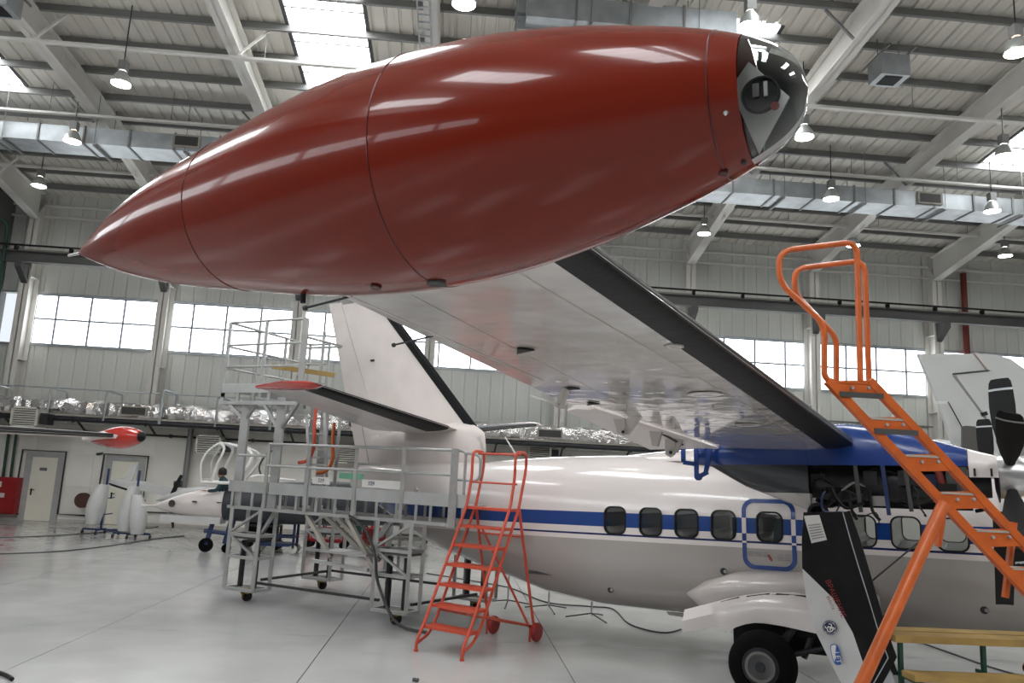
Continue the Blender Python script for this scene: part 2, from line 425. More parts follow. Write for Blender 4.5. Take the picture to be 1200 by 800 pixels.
for a, b in zip(edges, edges[1:]):
    segs = [(27.4, YR)] if not in_sky(a, b) else [(27.4, SY1), (SY0, 12.4), (7.5, YR)]
    for y0, y1 in segs: link('deck_panel', deck_mesh(y0, y1, b-a), ceil, (a, y0, roof_z(y0)))
    if a < 20: link('deck_panel', deck_mesh(YF, YR, b-a), ceil, (a, YF, roof_z(YF)))
def slope_quad(mb, x0, x1, y0, y1, off, th=.02):
    return mb.add([(x, y, roof_z(y)+off+o) for o in (0, th) for x, y in ((x0, y0), (x1, y0), (x1, y1), (x0, y1))], [(3,2,1,0),(4,5,6,7),(0,1,5,4),(1,2,6,5),(2,3,7,6),(3,0,4,7)])
for x0, x1 in SKY:
    for ya, yb in ((SY0, SY1), (7.5, 12.4)):  # nearer row is unseen, added for light and tank reflections
        sk = slope_quad(MB(), x0+.03, x1-.03, ya, yb, .05).build('skylight', m_sky, ceil, 0)
        MB().box(x0-.05, x0+.03, ya, ya+.01, 0, .01)
        for xx in (x0, x1): slope_quad(MB(), xx-.05, xx+.04, ya, yb, -.03, .07).build('skylight_trim', m_beam, ceil, 0)
for x0, x1 in ((-13.9, -12.02), (-8.2, -6.3), (-2.6, -.7), (3.0, 4.9), (8.6, 10.5), (14.2, 16.1)):  # unseen front-slope skylights, added to light the hall from above and ahead
    sk = slope_quad(MB(), x0, x1, -6.6, -1.2, -.03).build('skylight', m_sky, ceil, 0)
    for k in range(4): slope_quad(MB(), x0, x1, -5.6+1.2*k, -5.54+1.2*k, -.06, .03).build('glazing_bar', m_purl, ceil, 0)
for (x0, x1) in SKY[:]:
    for y in (16.4, 17.6, 18.8): slope_quad(MB(), x0, x1, y-.02, y+.02, .0, .03).build('glazing_bar', m_purl, ceil, 0)
# ---- other walls of the hall
struct('wall_left', MB().box(XL-.3, XL, YF, YB+.3, 0, 14), mat('gable_wall_grey', (.22, .22, .215), .5))
wl = bpy.data.objects['wall_left']
for k in range(6):  # unseen window strip, added for a streak on the tank and side light
    y = -14+k*4.6
    MB().box(XL, XL+.03, y, y+4.2, 5.85, 7.5).build('pane', m_win, wl, 0)
    for j in range(5): MB().box(XL+.0, XL+.06, y+j*1.04, y+j*1.04+.05, 5.8, 7.55).build('mullion', m_purl, wl, 0)
    MB().box(XL+.0, XL+.06, y, y+4.2, 6.65, 6.71).build('transom', m_purl, wl, 0)
struct('wall_right', MB().box(XR, XR+.3, YF, YB+.3, 0, 14), m_clad)
wf = struct('wall_front', MB().box(XL, XR, YF-.3, YF, 0, 11.4), mat('gable_wall_grey', (0,0,0)))
# ---- crane rail beam on the back wall
cr = thing('crane_rail', 'long dark grey overhead crane rail beam along the back wall above the windows', 'crane beam', (XL, 26.1, 8.36))
mb = At((XL, 26.1, 8.36)); mb.box(XL+.1, 23.4, 26.08, 26.12, 8.40, 8.70).box(XL+.1, 23.4, 25.98, 26.22, 8.36, 8.40).box(XL+.1, 23.4, 25.98, 26.22, 8.70, 8.73)
mb.build('beam', m_beam, cr, 0)
mb = At((XL, 26.1, 8.36)); mb.box(XL+.1, 23.4, 26.06, 26.14, 8.73, 8.80); mb.build('rail', m_tan, cr, 0)
mb = At((XL, 26.1, 8.36)); mb.box(XL+.1, 23.4, 25.9, 25.93, 8.86, 8.92); mb.build('conductor_bar', m_black, cr, 0)
for k in range(22):
    x = XL+.9+k*1.75
    mb = At((XL, 26.1, 8.36)); mb.box(x, x+.06, 25.9, 26.1, 8.73, 8.88); mb.build('clip', m_black, cr, 0)
# ---- walkway duct along the back wall: beam, foil-wrapped duct, guard rail
wd = thing('foil_wrapped_duct', 'silver foil wrapped pipe duct lying along the ledge on the back wall', 'duct', (0, 26.4, 3.47))
mb = At((0, 26.4, 3.47)); rings = []
n = 240
for i in range(n+1):
    x = XL+.2+i*(38.5)/n; k = random.uniform
    rings.append([(x+k(-.05,.05), 26.1+k(-.05,.05), 3.47), (x+k(-.05,.05), 26.08+k(-.06,.05), 3.65+k(-.05,.05)), (x+k(-.05,.05), 26.12+k(-.05,.05), 3.86+k(-.06,.05)), (x, 26.35+k(-.05,.05), 3.95+k(-.05,.05)), (x, 26.6, 3.9+k(-.04,.04)), (x, 26.7, 3.47)])
mb.loft(rings); mb.build('foil', m_foil, wd, 25)
for x in (-10.35, -3.1, 3.15, 9.3):
    mb = At((0, 26.4, 3.47)); mb.box(x-.42, x+.42, 25.98, 26.1, 3.52, 3.82)
    g = mb.build('grille_frame', m_tan, wd, 0)
    mb = At((0, 26.4, 3.47)); mb.box(x-.37, x+.37, 25.965, 25.99, 3.56, 3.78)
    mb.build('grille', m_grille, g, 0)
sb = thing('pipe_shelf_beam', 'long tan steel shelf beam carrying the foil duct above the doors', 'beam', (0, 26.1, 3.3))
mb = At((0, 26.1, 3.3)); mb.box(XL+.1, 23.4, 26.0, 27.1, 3.40, 3.46); mb.build('shelf', m_tan, sb, 0)
mb = At((0, 26.1, 3.3)); mb.cyl((XL+.1, 26.05, 3.31), (23.4, 26.05, 3.31), .085, 10); mb.build('lower_pipe', m_dark, sb)
for k in range(17):
    x = XL+1.2+k*2.27
    mb = At((0, 26.1, 3.3)); mb.bar((x, 26.1, 3.4), (x, 27.1, 2.95), .05).bar((x, 26.1, 3.4), (x, 26.1, 3.2), .06); mb.build('bracket', m_pipe, sb, 0)
pp = thing('black_pipe_run', 'thin black pipe running along the wall just above the doors', 'pipe', (0, 27.0, 2.96))
mb = At((0, 27.0, 2.96)); mb.cyl((XL+.1, 27.05, 2.96), (23.4, 27.05, 2.96), .035, 8); mb.build('pipe', m_pipe, pp)
for k in range(14):
    x = XL+.8+k*2.7
    mb = At((0, 27.0, 2.96)); mb.box(x, x+.04, 27.0, 27.2, 2.9, 3.02); mb.build('clip', m_pipe, pp, 0)
rl = thing('guard_rail', 'grey tubular guard rail above the foil duct on the back wall', 'railing', (0, 26.0, 3.46))
mb = At((0, 26.0, 3.46)); mb.cyl((XL+.1, 25.98, 4.27), (-1.6, 25.98, 4.27), .025, 6); mb.build('handrail', m_galv, rl)
for k in range(9):
    x = -14.75+k*1.75
    big = k in (3, 5)
    mb = At((0, 26.0, 3.46))
    mb.tube(rounded([(x, 25.98, 3.3), (x, 25.98, 4.27+.12*big), (x+.28, 26.5, 4.2+.12*big), (x+.28, 26.55, 3.7)], .1), .05 if big else .03, 6); mb.build('post', m_galv, rl)
# ---- doors, their frames, the looping pipes round them
for n, (xa, xb) in enumerate(((-13.83, -13.02), (-11.27, -10.44))):
    d = struct('door_%d' % (n+1), MB().box(xa-.22, xa, YB-.05, YB+.05, 0, 2.058).box(xb, xb+.22, YB-.05, YB+.05, 0, 2.058).box(xa-.22, xb+.22, YB-.05, YB+.05, 2.06, 2.2), m_dframe)
    lf = MB().box(xa, xb, YB-.035, YB+.04, .015, 2.055).build('leaf', m_door, d)
    MB().cyl((xa+.1, YB-.035, 1.0), (xa+.1, YB-.09, 1.0), .018, 8).bar((xa+.09, YB-.09, 1.0), (xa+.22, YB-.09, .99), .025).bar((xa+.1, YB-.04, 1.03), (xa+.1, YB-.04, .82), .045, .012, (0,1,0)).build('handle', m_black, lf)
    if n == 0: MB().box(xa+.27, xa+.5, YB-.045, YB-.03, 1.62, 1.72).build('sign_plate', m_greyink, lf, 0)
mb = At((-13.5, 27.15, .2)); y = 27.13
mb.tube([(-14.0, y, .2), (-14.2, y, .22), (-14.17, y, 2.27), (-12.78, y, 2.27), (-12.78, y, .26), (-11.9, y, .25)], .028, 6)
o = mb.build('pipe_loop', m_pipe); o.location = (-13.5, 27.15, .2); tag(o, 'black pipe looping over the first door from the red cabinet', 'pipe')
mb = At((-10.8, 27.15, .2))
mb.tube([(-11.86, y, .26), (-11.6, y, .26), (-11.56, y, 2.27), (-10.13, y, 2.26), (-10.13, y, .45), (-5.9, y, .45), (-5.9, y, 1.5)], .028, 6)
o = mb.build('pipe_loop', m_pipe); o.location = (-10.8, 27.15, .2); tag(o, 'black pipe looping over the door behind the white fairings', 'pipe')
c = thing('fire_cabinet', 'red metal fire hose cabinet on the wall at the left edge', 'cabinet', (-14.3, 27.0, .2))
mb = At((-14.3, 27.0, .2)); mb.box(-14.9, -14.02, 26.85, 27.2, .2, 1.36); mb.build('body', m_cab, c)
mb = At((-14.3, 27.0, .2)); mb.box(-14.86, -14.06, 26.82, 26.85, .24, 1.32); dd = mb.build('door', m_cab, c)
mb = At((-14.3, 27.0, .2)); mb.box(-14.5, -14.36, 26.81, 26.82, .72, .86).box(-14.62, -14.5, 26.81, 26.82, 1.05, 1.22); mb.build('sticker', m_paper, dd, 0)
c = thing('green_riser_pipe', 'dark green riser pipes in the left corner beside the fire cabinet', 'pipe', (-14.7, 26.9, 1.4))
for x in (-14.62, -14.38):
    mb = At((-14.7, 26.9, 1.4)); mb.cyl((x, 27.05, 1.36), (x-.05, 27.05, 3.3), .045, 8); mb.build('riser', m_green, c)
c = thing('green_drain_pipe', 'dark green drain pipe bending down the left corner under the roof', 'pipe', (-15.2, 26.9, 4.5))
mb = At((-15.2, 26.9, 4.5)); mb.tube(rounded([(-15.65, 25.6, 9.9), (-15.15, 26.0, 9.62), (-15.2, 26.3, 4.6)], .2), .06, 8); mb.build('pipe', m_green, c)
c = thing('red_riser_pipe', 'dark red sprinkler pipe rising beside the right hand column', 'pipe', (18.5, 26.95, 3.5))
mb = At((18.5, 26.95, 3.5)); mb.cyl((18.5, 26.95, 3.5), (18.5, 26.95, 10.5), .11, 10); mb.build('pipe', m_redpipe, c)
c = thing('grey_downpipe', 'grey steel pipe running down the wall above the pointed white nose', 'pipe', (-8.8, 26.95, 1.3))
MB().cyl((.0, 0, 0), (.0, 0, 1.95), .09, 10).build('pipe', m_purl, c)
# ---- louvred air units on the wall
for x, y_, z, lab in ((-13.38, 25.4, 2.97, 'louvred cream air unit at the left end of the ledge'), (-8.05, 26.5, 2.43, 'louvred cream air unit above the white nose cone'), (-3.6, 26.6, 2.35, 'louvred cream air unit behind the platform ladder'), (2.9, 26.6, 2.72, 'louvred cream air unit behind the top of the red ladder'), (-.3, 26.6, 2.35, 'louvred cream air unit behind the white rudder')):
    b_ = (x, y_, z); c = thing('air_unit', lab, 'air unit', b_, 'louvred air units on the back wall')
    mb = MB(); mb.box(-.38, .38, .03, .6, 0, .6).box(-.4, -.34, -.02, .05, 0, .62).box(.34, .4, -.02, .05, 0, .62).box(-.4, .4, -.02, .05, .56, .62).box(-.4, .4, -.02, .05, 0, .05); mb.build('casing', m_louvre, c)
    for k in range(7):
        MB().prism([(-.34, -.02, .075+k*.07), (-.34, .03, .115+k*.07), (-.34, .03, .125+k*.07), (-.34, -.02, .085+k*.07)], (.68, 0, 0)).build('slat', m_louvre, c, 0)
    MB().box(-.34, .34, .028, .032, .05, .56).build('backing', m_black, c, 0)
    MB().box(.42, .66, .1, .5, .1, .45).build('motor_box', m_dark, c)
# ---- galvanised duct under the roof, cable trays
def duct(name, label, x0, x1, y0, y1, z0, z1, seams, grilles=()):
    b_ = ((x0+x1)/2, y0, z0); c = thing(name, label, 'air duct', b_)
    e = [x0]+seams+[x1]
    for a, b in zip(e, e[1:]):
        mb = At(b_); mb.box(a+.005, b-.005, y0, y1, z0, z1); mb.build('duct_section', m_galv, c, 0)
    for a in e[1:-1]:
        mb = At(b_); mb.box(a-.025, a+.025, y0-.03, y1+.03, z0-.03, z1+.03); mb.build('flange', m_purl, c, 0)
    for a in e[1:-1:2]:
        mb = At(b_); mb.bar((a+.3, y0-.05, z0-.05), (a+.3, y1+.15, z0-.05), .05).cyl((a+.3, y0-.05, z0), (a+.3, y0-.05, roof_z(y0)-.1), .01, 5).cyl((a+.3, y1+.05, z0), (a+.3, y1+.05, roof_z(y1)-.1), .01, 5); mb.build('hanger', m_purl, c, 0)
    for a in grilles:
        mb = At(b_); mb.box(a-.36, a+.36, y0-.06, y0, z0+.08, z1-.02); g = mb.build('grille_frame', m_tan, c, 0)
        mb = At(b_); mb.box(a-.3, a+.3, y0-.07, y0-.05, z0+.13, z1-.07); mb.build('grille', m_grille, g, 0)
duct('ventilation_duct', 'long galvanised rectangular duct hung under the roof across the hall', XL+.2, 22, 20.25, 21.15, 10.3, 10.75, [-12.6+1.17*k for k in range(30)], (-7.6, 4.9, 13.0))
duct('short_roof_duct', 'short galvanised duct just above the top of the red tip tank', .9, 5.2, 14.2, 14.9, 11.25, 11.75, [1.9, 3.0, 4.1])
c = thing('duct_riser', 'grey square duct riser above the middle of the red tip tank', 'air duct', (1.2, 14.9, 11.3))
mb = At((1.2, 14.9, 11.3)); mb.box(.75, 1.7, 14.6, 15.5, 11.2, 12.2); mb.build('casing', m_galv, c, 0)
for z in (11.5, 11.95):
    mb = At((1.2, 14.9, 11.3)); mb.box(.72, 1.73, 14.57, 15.53, z, z+.05); mb.build('flange', m_purl, c, 0)
for y_, z, lab in ((17.0, 11.32, 'white cable tray crossing the hall above the lamp row nearest the tank'), (20.0, 10.95, 'thin cable tray above the galvanised duct'), (24.15, 10.95, 'thin cable tray above the rear lamp row near the eave')):
    c = thing('cable_tray', lab, 'cable tray', (0, y_, z), 'cable trays under the roof')
    MB().box(XL+.1, 22, -.05, .05, -.02, .0).box(XL+.1, 22, -.06, -.05, -.02, .04).box(XL+.1, 22, .05, .06, -.02, .04).build('tray', m_struct, c, 0)
    for k in range(12):
        x = XL+1.5+k*3.1
        MB().cyl((x, 0, 0), (x, 0, roof_z(y_)-.1-z), .008, 5).build('hanger', m_purl, c)
# ---- pendant lamps
def lamp(x, y_, z, label, warm=False, tilt=0):
    c = thing('pendant_lamp', label, 'lamp', (x, y_, z), 'high bay lamps under the roof')
    MB().lathe((0,0,0), (0,0,1), [(0, .215), (.03, .215), (.12, .19), (.24, .12), (.30, .07), (.30, .065), (.23, .11), (.12, .18), (.02, .2)], 20, 0, False).build('shade', m_lampmetal, c)
    MB().lathe((0,0,.03), (0,0,1), [(0, .195), (.012, .195)], 20).build('lens', m_lampwarm if warm else m_lamp, c)
    MB().box(-.085, .085, -.085, .085, .31, .54).build('ballast_box', m_purl, c)
    MB().cyl((0,0,.54), (0,0,roof_z(y_)-z-.15), .012, 6).build('cord', m_dark, c)
    return c
for x, y_, lab, wm in ((-7.8, 16.6, 'white high bay lamp left of the tank, under a long cord', 0), (-10.37, 19.93, 'warm lit high bay lamp in front of the duct at the left', 1), (-13.23, 23.93, 'greenish lit high bay lamp at far left near the eave', 0), (-.31, 12.48, 'high bay lamp peeking in at the top edge above the tank', 0), (4.78, 12.4, 'large high bay lamp beside the skylight above the glass nose', 0), (9.79, 12.45, 'warm high bay lamp at the top right edge', 1), (7.64, 16.5, 'white high bay lamp just right of the glass nose', 0), (9.97, 19.93, 'high bay lamp hanging before the duct right of the tank nose', 0), (14.63, 19.93, 'high bay lamp before the duct with the grille at right', 0), (12.6, 16.65, 'high bay lamp beneath the right hand skylight', 0), (7.66, 23.91, 'high bay lamp above the black wing leading edge', 0), (17.95, 23.95, 'high bay lamp at right edge by the rear column', 0), (12.74, 24.03, 'high bay lamp directly above the orange hand rail', 0), (-7.6, 20.1, 'high bay lamp behind the upper edge of the red tank', 0), (2.9, 16.6, 'high bay lamp hidden behind the red tank', 0)):
    if 'hidden' in lab or 'behind the upper' in lab: continue
    lamp(x, y_, 10.19 if 19.9 < y_ < 20 else 10.27, lab, wm)
for x, y_, z, lab in ((9.2, 15.6, 11.35, 'grey ceiling fan heater box hanging between the right rafters'), (-10.2, 15.9, 11.35, 'grey ceiling fan heater box at the top left corner')):
    c = thing('fan_heater', lab, 'heater', (x, y_, z))
    MB().box(-.33, .33, -.28, .28, 0, .5).build('casing', m_galv, c)
    MB().box(-.2, .2, -.2, .2, -.012, .0).build('outlet', m_black, c, 0)
    for sx in (-.3, .3): MB().bar((sx, -.6, .52), (sx, .6, .52), .04).build('support_rail', m_purl, c, 0)
    MB().cyl((-.25, 0, .5), (-.25, 0, roof_z(y_)-z-.1), .012, 5).cyl((.25, 0, .5), (.25, 0, roof_z(y_)-z-.1), .012, 5).build('hanger', m_purl, c)
c = thing('ladder_truss', 'narrow grey ladder truss standing beside the middle rafter', 'cable ladder', (-.9, 13, 11.3))
mb = At((-.9, 13, 11.3))
for x in (-1.0, -.75): mb.bar((x-.28, 12.6, 11.45), (x-.28, 17, 11.2), .03)
for k in range(18): mb.bar((-1.28, 12.7+k*.24, 11.44-k*.0136), (-1.03, 12.7+k*.24, 11.44-k*.0136), .03)
mb.build('ladder_frame', m_galv, c, 0)
# ================================================================ THE TURBOPROP (frame: x forward, y to its left, z up)
def plane_matrix(ox, oy, psi, th):
    f = Vector((math.cos(psi), -math.sin(psi), 0)); l = Vector((math.sin(psi), math.cos(psi), 0)); u = Vector((0,0,1))
    fa = f*math.cos(th)+u*math.sin(th); fu = -f*math.sin(th)+u*math.cos(th)
    m = Matrix.Identity(4)
    for i in range(3): m[i][0], m[i][1], m[i][2] = fa[i], l[i], fu[i]
    m[0][3], m[1][3] = ox, oy
    return m
PSI, TH = .582, .030
ap = thing('airplane', 'white twin engine turboprop airplane with blue stripe, seen under its red tip tank', 'airplane', matrix=plane_matrix(4.48, 10.143, PSI, TH))
def A(a, b, c): return Vector((a, -b, c))
# ---- fuselage: hollow shell with real window openings
FS = [(-7.42,.05,2.1,2.42,2.2),(-7.0,.16,1.93,2.5,2.3),(-6.4,.32,1.62,2.53,2.4),(-5.77,.48,1.31,2.55,2.5),(-5.2,.62,1.12,2.54,2.6),(-4.6,.76,.98,2.54,2.7),(-3.97,.90,.83,2.595,2.8),(-3.26,1.0,.66,2.635,2.9),(-2.4,1.035,.57,2.65,3),(-1.36,1.035,.56,2.65,3),(0,1.035,.56,2.65,3),(1.5,1.035,.56,2.65,3),(3.0,1.035,.57,2.65,3),(4.0,.98,.6,2.55,2.8),(5.0,.8,.68,2.2,2.5),(6.0,.55,.8,1.75,2.3),(6.8,.12,1.05,1.3,2)]
def fs_at(a):
    for s0, s1 in zip(FS, FS[1:]):
        if a <= s1[0] or s1 is FS[-1]:
            t = max(0, min(1, (a-s0[0])/(s1[0]-s0[0]))); return [s0[i]+(s1[i]-s0[i])*t for i in range(5)]
def fus_b(a, c):
    _, w_, lo, hi, n = fs_at(a); z = abs((c-(lo+hi)/2)/((hi-lo)/2))
    return w_*max(0, 1-z**n)**(1/n)
def fs_ring(a, N=56, inset=0):
    _, w_, lo, hi, n = fs_at(a); out = []
    w_ -= inset; lo += inset; hi -= inset
    for j in range(N):
        t = 2*math.pi*(j+.5)/N; ct, st = math.cos(t), math.sin(t)
        r = (abs(ct)**n+abs(st)**n)**(-1/n)
        out.append((a, w_*r*ct, (lo+hi)/2+(hi-lo)/2*r*st))
    return out
stations = sorted(set([s[0] for s in FS]+[-7.2,-6.7,-6.1,-5.5,-4.9,-4.3,-3.6,-2.8,-2.0,-.7,.7,2.2,3.5,4.5,5.5,6.4]))
mb = MB(); mb.loft([fs_ring(a) for a in stations])
mb.loft([fs_ring(a, 56, .05)[::-1] for a in stations if -4.0 < a < 4.6])
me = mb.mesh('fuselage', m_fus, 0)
WINS = [-2.03, -1.54, -1.07, -.605, -.055, .50, .96, 1.41, 1.86]; WC = 1.762
def rrect(a, c, w_, h, r, n=5):
    pts = []
    for sx, sz, a0 in ((1,1,0),(-1,1,90),(-1,-1,180),(1,-1,270)):
        for k in range(n+1):
            t = R(a0+90*k/n); pts.append((a+sx*(w_/2-r)+r*math.cos(t), c+sz*(h/2-r)+r*math.sin(t)))
    return pts
cut = MB()
for a in WINS: cut.prism([(x, -1.3, z) for x, z in rrect(a, WC, .292, .342, .085)], (0, 2.6, 0))
cme = cut.mesh('cut', m_black, 0)
fo = bpy.data.objects.new('fuselage_solid', me); co = bpy.data.objects.new('cut', cme); COL.objects.link(fo); COL.objects.link(co)
md = fo.modifiers.new('b', 'BOOLEAN'); md.operation = 'DIFFERENCE'; md.object = co; md.solver = 'EXACT'; md.use_self = False
dg = bpy.context.evaluated_depsgraph_get(); fme = bpy.data.meshes.new_from_object(fo.evaluated_get(dg)); fme.name = 'fuselage'
bpy.data.objects.remove(fo); bpy.data.objects.remove(co)
fme.shade_smooth(); fme.set_sharp_from_angle(angle=R(40))
fus = link('fuselage', fme, ap)
for side in (1, -1):
    for a in WINS:
        o_ = rrect(a, WC, .315, .365, .095); i_ = rrect(a, WC, .278, .328, .08)
        P = lambda q, off: A(q[0], side*(fus_b(q[0], q[1])+off), q[1])
        mb = MB()
        n = len(o_); vs = [P(q, .008) for q in o_]+[P(q, .014) for q in i_]+[P(q, -.05) for q in i_]+[P(q, -.004) for q in o_]
        fs = []
        for r_ in range(3):
            for j in range(n): fs.append((r_*n+j, r_*n+(j+1)%n, (r_+1)*n+(j+1)%n, (r_+1)*n+j))
        mb.add(vs, fs)
        wn = mb.build('cabin_window', m_black, ap, 30)
        MB().add([P(q, -.012) for q in i_]+[P(q, -.02) for q in i_], [tuple(range(n)), tuple(range(2*n-1, n-1, -1))]+[(j, (j+1)%n, (j+1)%n+n, j+n) for j in range(n)]).build('pane', m_glassdark, wn, 0)
# cabin interior: floor and seat backs seen dimly through the windows
MB().box(-3.4, 4.2, -.9, .9, .98, 1.02).build('cabin_floor', m_grille, ap, 0)
for a, y_ in ((-1.95, -.55), (-1.25, .5), (-.55, -.6), (-.05, -.6), (-.1, .5)):
    for y_ in (y_,):
        MB().box(a, a+.1, y_-.22, y_+.22, 1.02, 1.85).box(a, a+.45, y_-.22, y_+.22, 1.02, 1.35).build('cabin_seat', m_cloth, ap, 0)
# emergency exit marking
m_exit = banded('exit_marking_paint', 2, [(1.675, 1.86, WHITE), (1.563, 1.588, WHITE)], BLUE, .25, .4)
o_ = rrect(-.068, 1.675, .625, .83, .14, 8); i_ = rrect(-.068, 1.675, .525, .73, .10, 8)
def dense(pts, m=4):
    out = []
    for p, q in zip(pts, pts[1:]+pts[:1]):
        for k in range(m): out.append((p[0]+(q[0]-p[0])*k/m, p[1]+(q[1]-p[1])*k/m))
    return out
o_, i_ = dense(o_, 6), dense(i_, 6); n = len(o_)
vs = [A(x, fus_b(x, z)+.006, z) for x, z in o_+i_]+[A(x, fus_b(x, z)-.003, z) for x, z in o_+i_]
fs = [(j, (j+1)%n, (j+1)%n+n, j+n) for j in range(n)]+[(j, j+2*n, (j+1)%n+2*n, (j+1)%n) for j in range(n)]+[(j+n, (j+1)%n+n, (j+1)%n+3*n, j+3*n) for j in range(n)]
ex = MB().add(vs, fs).build('exit_marking', m_exit, ap, 0); ex['label'] = 'blue rounded outline of the emergency exit'
def patch(name, m, rects, parent=ap, off=.004):
    mb = MB()
    for a, c, w_, h in rects:
        q = [(a-w_/2, c-h/2), (a+w_/2, c-h/2), (a+w_/2, c+h/2), (a-w_/2, c+h/2)]
        mb.add([A(x, fus_b(x, z)+off, z) for x, z in q]+[A(x, fus_b(x, z)-.002, z) for x, z in q], [(0,1,2,3),(7,6,5,4),(0,4,5,1),(1,5,6,2),(2,6,7,3),(3,7,4,0)])
    return mb.build(name, m, parent, 0)
patch('exit_notice', m_greyink, [(-.28+.09*(k % 3), 1.46-.022*(k//3), .07, .006) for k in range(9)]+[(.06+.08*(k % 2), 1.45-.022*(k//2), .065, .006) for k in range(8)])
patch('exit_arrow', m_redink, [(-.075, 1.425, .03, .03), (-.06, 1.40, .025, .035), (-.045, 1.38, .02, .03)])
for a, c in ((-.62, 1.21), (-2.15, .86), (2.1, 1.0)):
    b = fus_b(a, c)
    MB().cyl(A(a, b-.03, c), A(a, b+.012, c), .04, 14).build('static_port', m_dark, ap)
    MB().cyl(A(a+.02, b-.03, c), A(a+.02, b+.02, c), .02, 10).build('port_cap', m_steel, ap)
MB().prism([A(-1.65, .1, .57), A(-1.25, .1, .57), A(-1.3, .1, .49), A(-1.6, .1, .5)], (0, -.05, 0)).build('belly_antenna', m_white, ap, 0)
MB().tube([(-4.106,-0,2.663), (-4.316,-0,2.948)], .012, 6).build('whip_antenna', m_white, ap)
# wing to body fairing on the roof
MB().loft([[A(a, w_*math.cos(t), 2.55+h*math.sin(t)) for t in [math.pi*k/12 for k in range(13)]] for a, w_, h in ((-2.3,.25,.10),(-1.7,.6,.16),(-.9,.8,.22),(0,.88,.26),(1.0,.85,.26),(1.7,.5,.15),(2.2,.2,.08))]).build('wing_root_fairing', m_white, ap)
# ---- wings
LE = 1.09
def te(b): return max(-.95, -.339-.167*(6.157-abs(b)))
def cz(b): return 2.598+.0207*abs(b)
def foil(x, up, tk):
    y = 5*tk*(.2969*math.sqrt(max(x,0))-.126*x-.3516*x*x+.2843*x**3-.1036*x**4)
    return .012*math.sin(math.pi*x)*1.2+(y if up else -y*.5)
def wp(b, x, up, off=0, sgn=1):
    ch = LE-te(b); tk = .15 if abs(b) > 6 else .15+.02*(6-abs(b))/6
    z = cz(b)+ch*foil(x, up, tk)-.02*x
    return A(LE-ch*x, b*sgn, z+(off if up else -off))
def wing_section(b, x0, x1, off=0, n=14, sgn=1):
    xs_ = [x0+(x1-x0)*(1-math.cos(math.pi/2*k/n)) if x0 == 0 else x0+(x1-x0)*k/n for k in range(n+1)]
    if x0 == 0: up = [wp(b, x, True, off, sgn) for x in xs_[::-1]]; lo = [wp(b, x, False, off, sgn) for x in xs_[1:]]
    else: up = [wp(b, x, True, off, sgn) for x in xs_[::-1]]; lo = [wp(b, x, False, off, sgn) for x in xs_]
    return up+lo
def hinge_x(b): return (LE+.15)/(LE-te(b)) if abs(b) < 6.15 else .72
def make_wing(parent, sgn, b0=0., b1=9.62, wingmat=m_wingpaint, flap=True, aile=True):
    span = lambda p, q, n: [p+(q-p)*k/n for k in range(n+1)]
    mb = MB()
    if b0 < 6: mb.loft([wing_section(b, 0, hinge_x(b), 0, 14, sgn) for b in span(b0, 6.14, 8)])
    mb.loft([wing_section(b, 0, .72, 0, 14, sgn) for b in span(max(b0, 6.14), b1, 6)])
    wg = mb.build('wing', wingmat, parent, 30)
    if aile:
        MB().loft([wing_section(b, .7235, .985, 0, 5, sgn) for b in span(6.17, 9.35, 5)]).build('aileron', wingmat, parent, 30)
        MB().loft([wing_section(b, .7235, .985, 0, 5, sgn) for b in span(9.36, b1, 1)]).build('wing_tip_edge', wingmat, parent, 30)
    if flap:
        mb = MB(); rings = []
        for b in span(2.85, 6.1, 4):
            ch = LE-te(b); r_ = []
            c0 = wp(b, hinge_x(b), False, 0, sgn).z
            for x, z in ((-.165,.0),(-.2,.03),(-.3,.035),(te(b)-.02, -.005),(te(b)-.02,-.012),(-.3,-.0),(-.2,-.01)):
                r_.append(A(x, b*sgn, c0+z-.015))
            rings.append(r_)
        mb.loft(rings); mb.build('flap', m_tail, parent, 30)
    bt = MB(); 
    bt.loft([[q for q in wing_section(b, 0, .11+.012*(9.5-b)/7, .005, 8, sgn)] for b in span(max(b0, 2.74), b1-.12, 6)]).build('deicing_boot', m_boot, parent, 30)
    return wg
make_wing(ap, 1); make_wing(ap, -1)
# underside fittings of the near wing
def under(b, a): 
    x = (LE-a)/(LE-te(b)); return wp(b, min(x, .98), False).z
for a, b in ((.30, 8.0), (.02, 6.9), (-.13, 6.25)):
    z = under(b, a)
    MB().prism([A(a-.05, b-.05, z-.004), A(a+.07, b+.01, z-.004), A(a+.02, b+.07, z-.004)], (0, 0, -.006)).build('drain_notch', m_black, ap, 0)
for a, b in ((.02, 6.9),):
    z = under(b, a)
    MB().bar(A(a-.02, b, z), A(a-.06, b, z-.10), .05, .03).cyl(A(a-.06, b-.06, z-.1), A(a-.06, b+.05, z-.1), .012).bar(A(a-.06, b-.06, z-.1), A(a-.3, b-.1, z-.02), .012).build('aileron_hinge', m_wingpaint, ap)
for b in (8.98, 8.35):
    a = te(b); z = under(b, a+.02)
    MB().cyl(A(a+.05, b, z), A(a-.12, b+.03, z-.03), .004, 6).cyl(A(a-.12, b+.03, z-.03), A(a-.132, b+.032, z-.033), .009, 6).build('static_wick', m_dark, ap)
for a, b, r_ in ((.72, 6.6, .10), (.95, 7.9, .04), (.6, 5.0, .10)):
    z = under(b, a)
    MB().lathe(A(a, b, z-.003), (0, 0, -1), [(0, r_), (.006, r_), (.006, r_-.012), (.003, r_-.014), (.003, .0)], 20).build('access_panel', m_wingpaint, ap)
MB().tube([A(.2, 9.2, under(9.2, .2)-.002), A(.0, 7.2, under(7.2, .0)-.002)], .004, 4).build('panel_seam', m_wingpaint, ap)
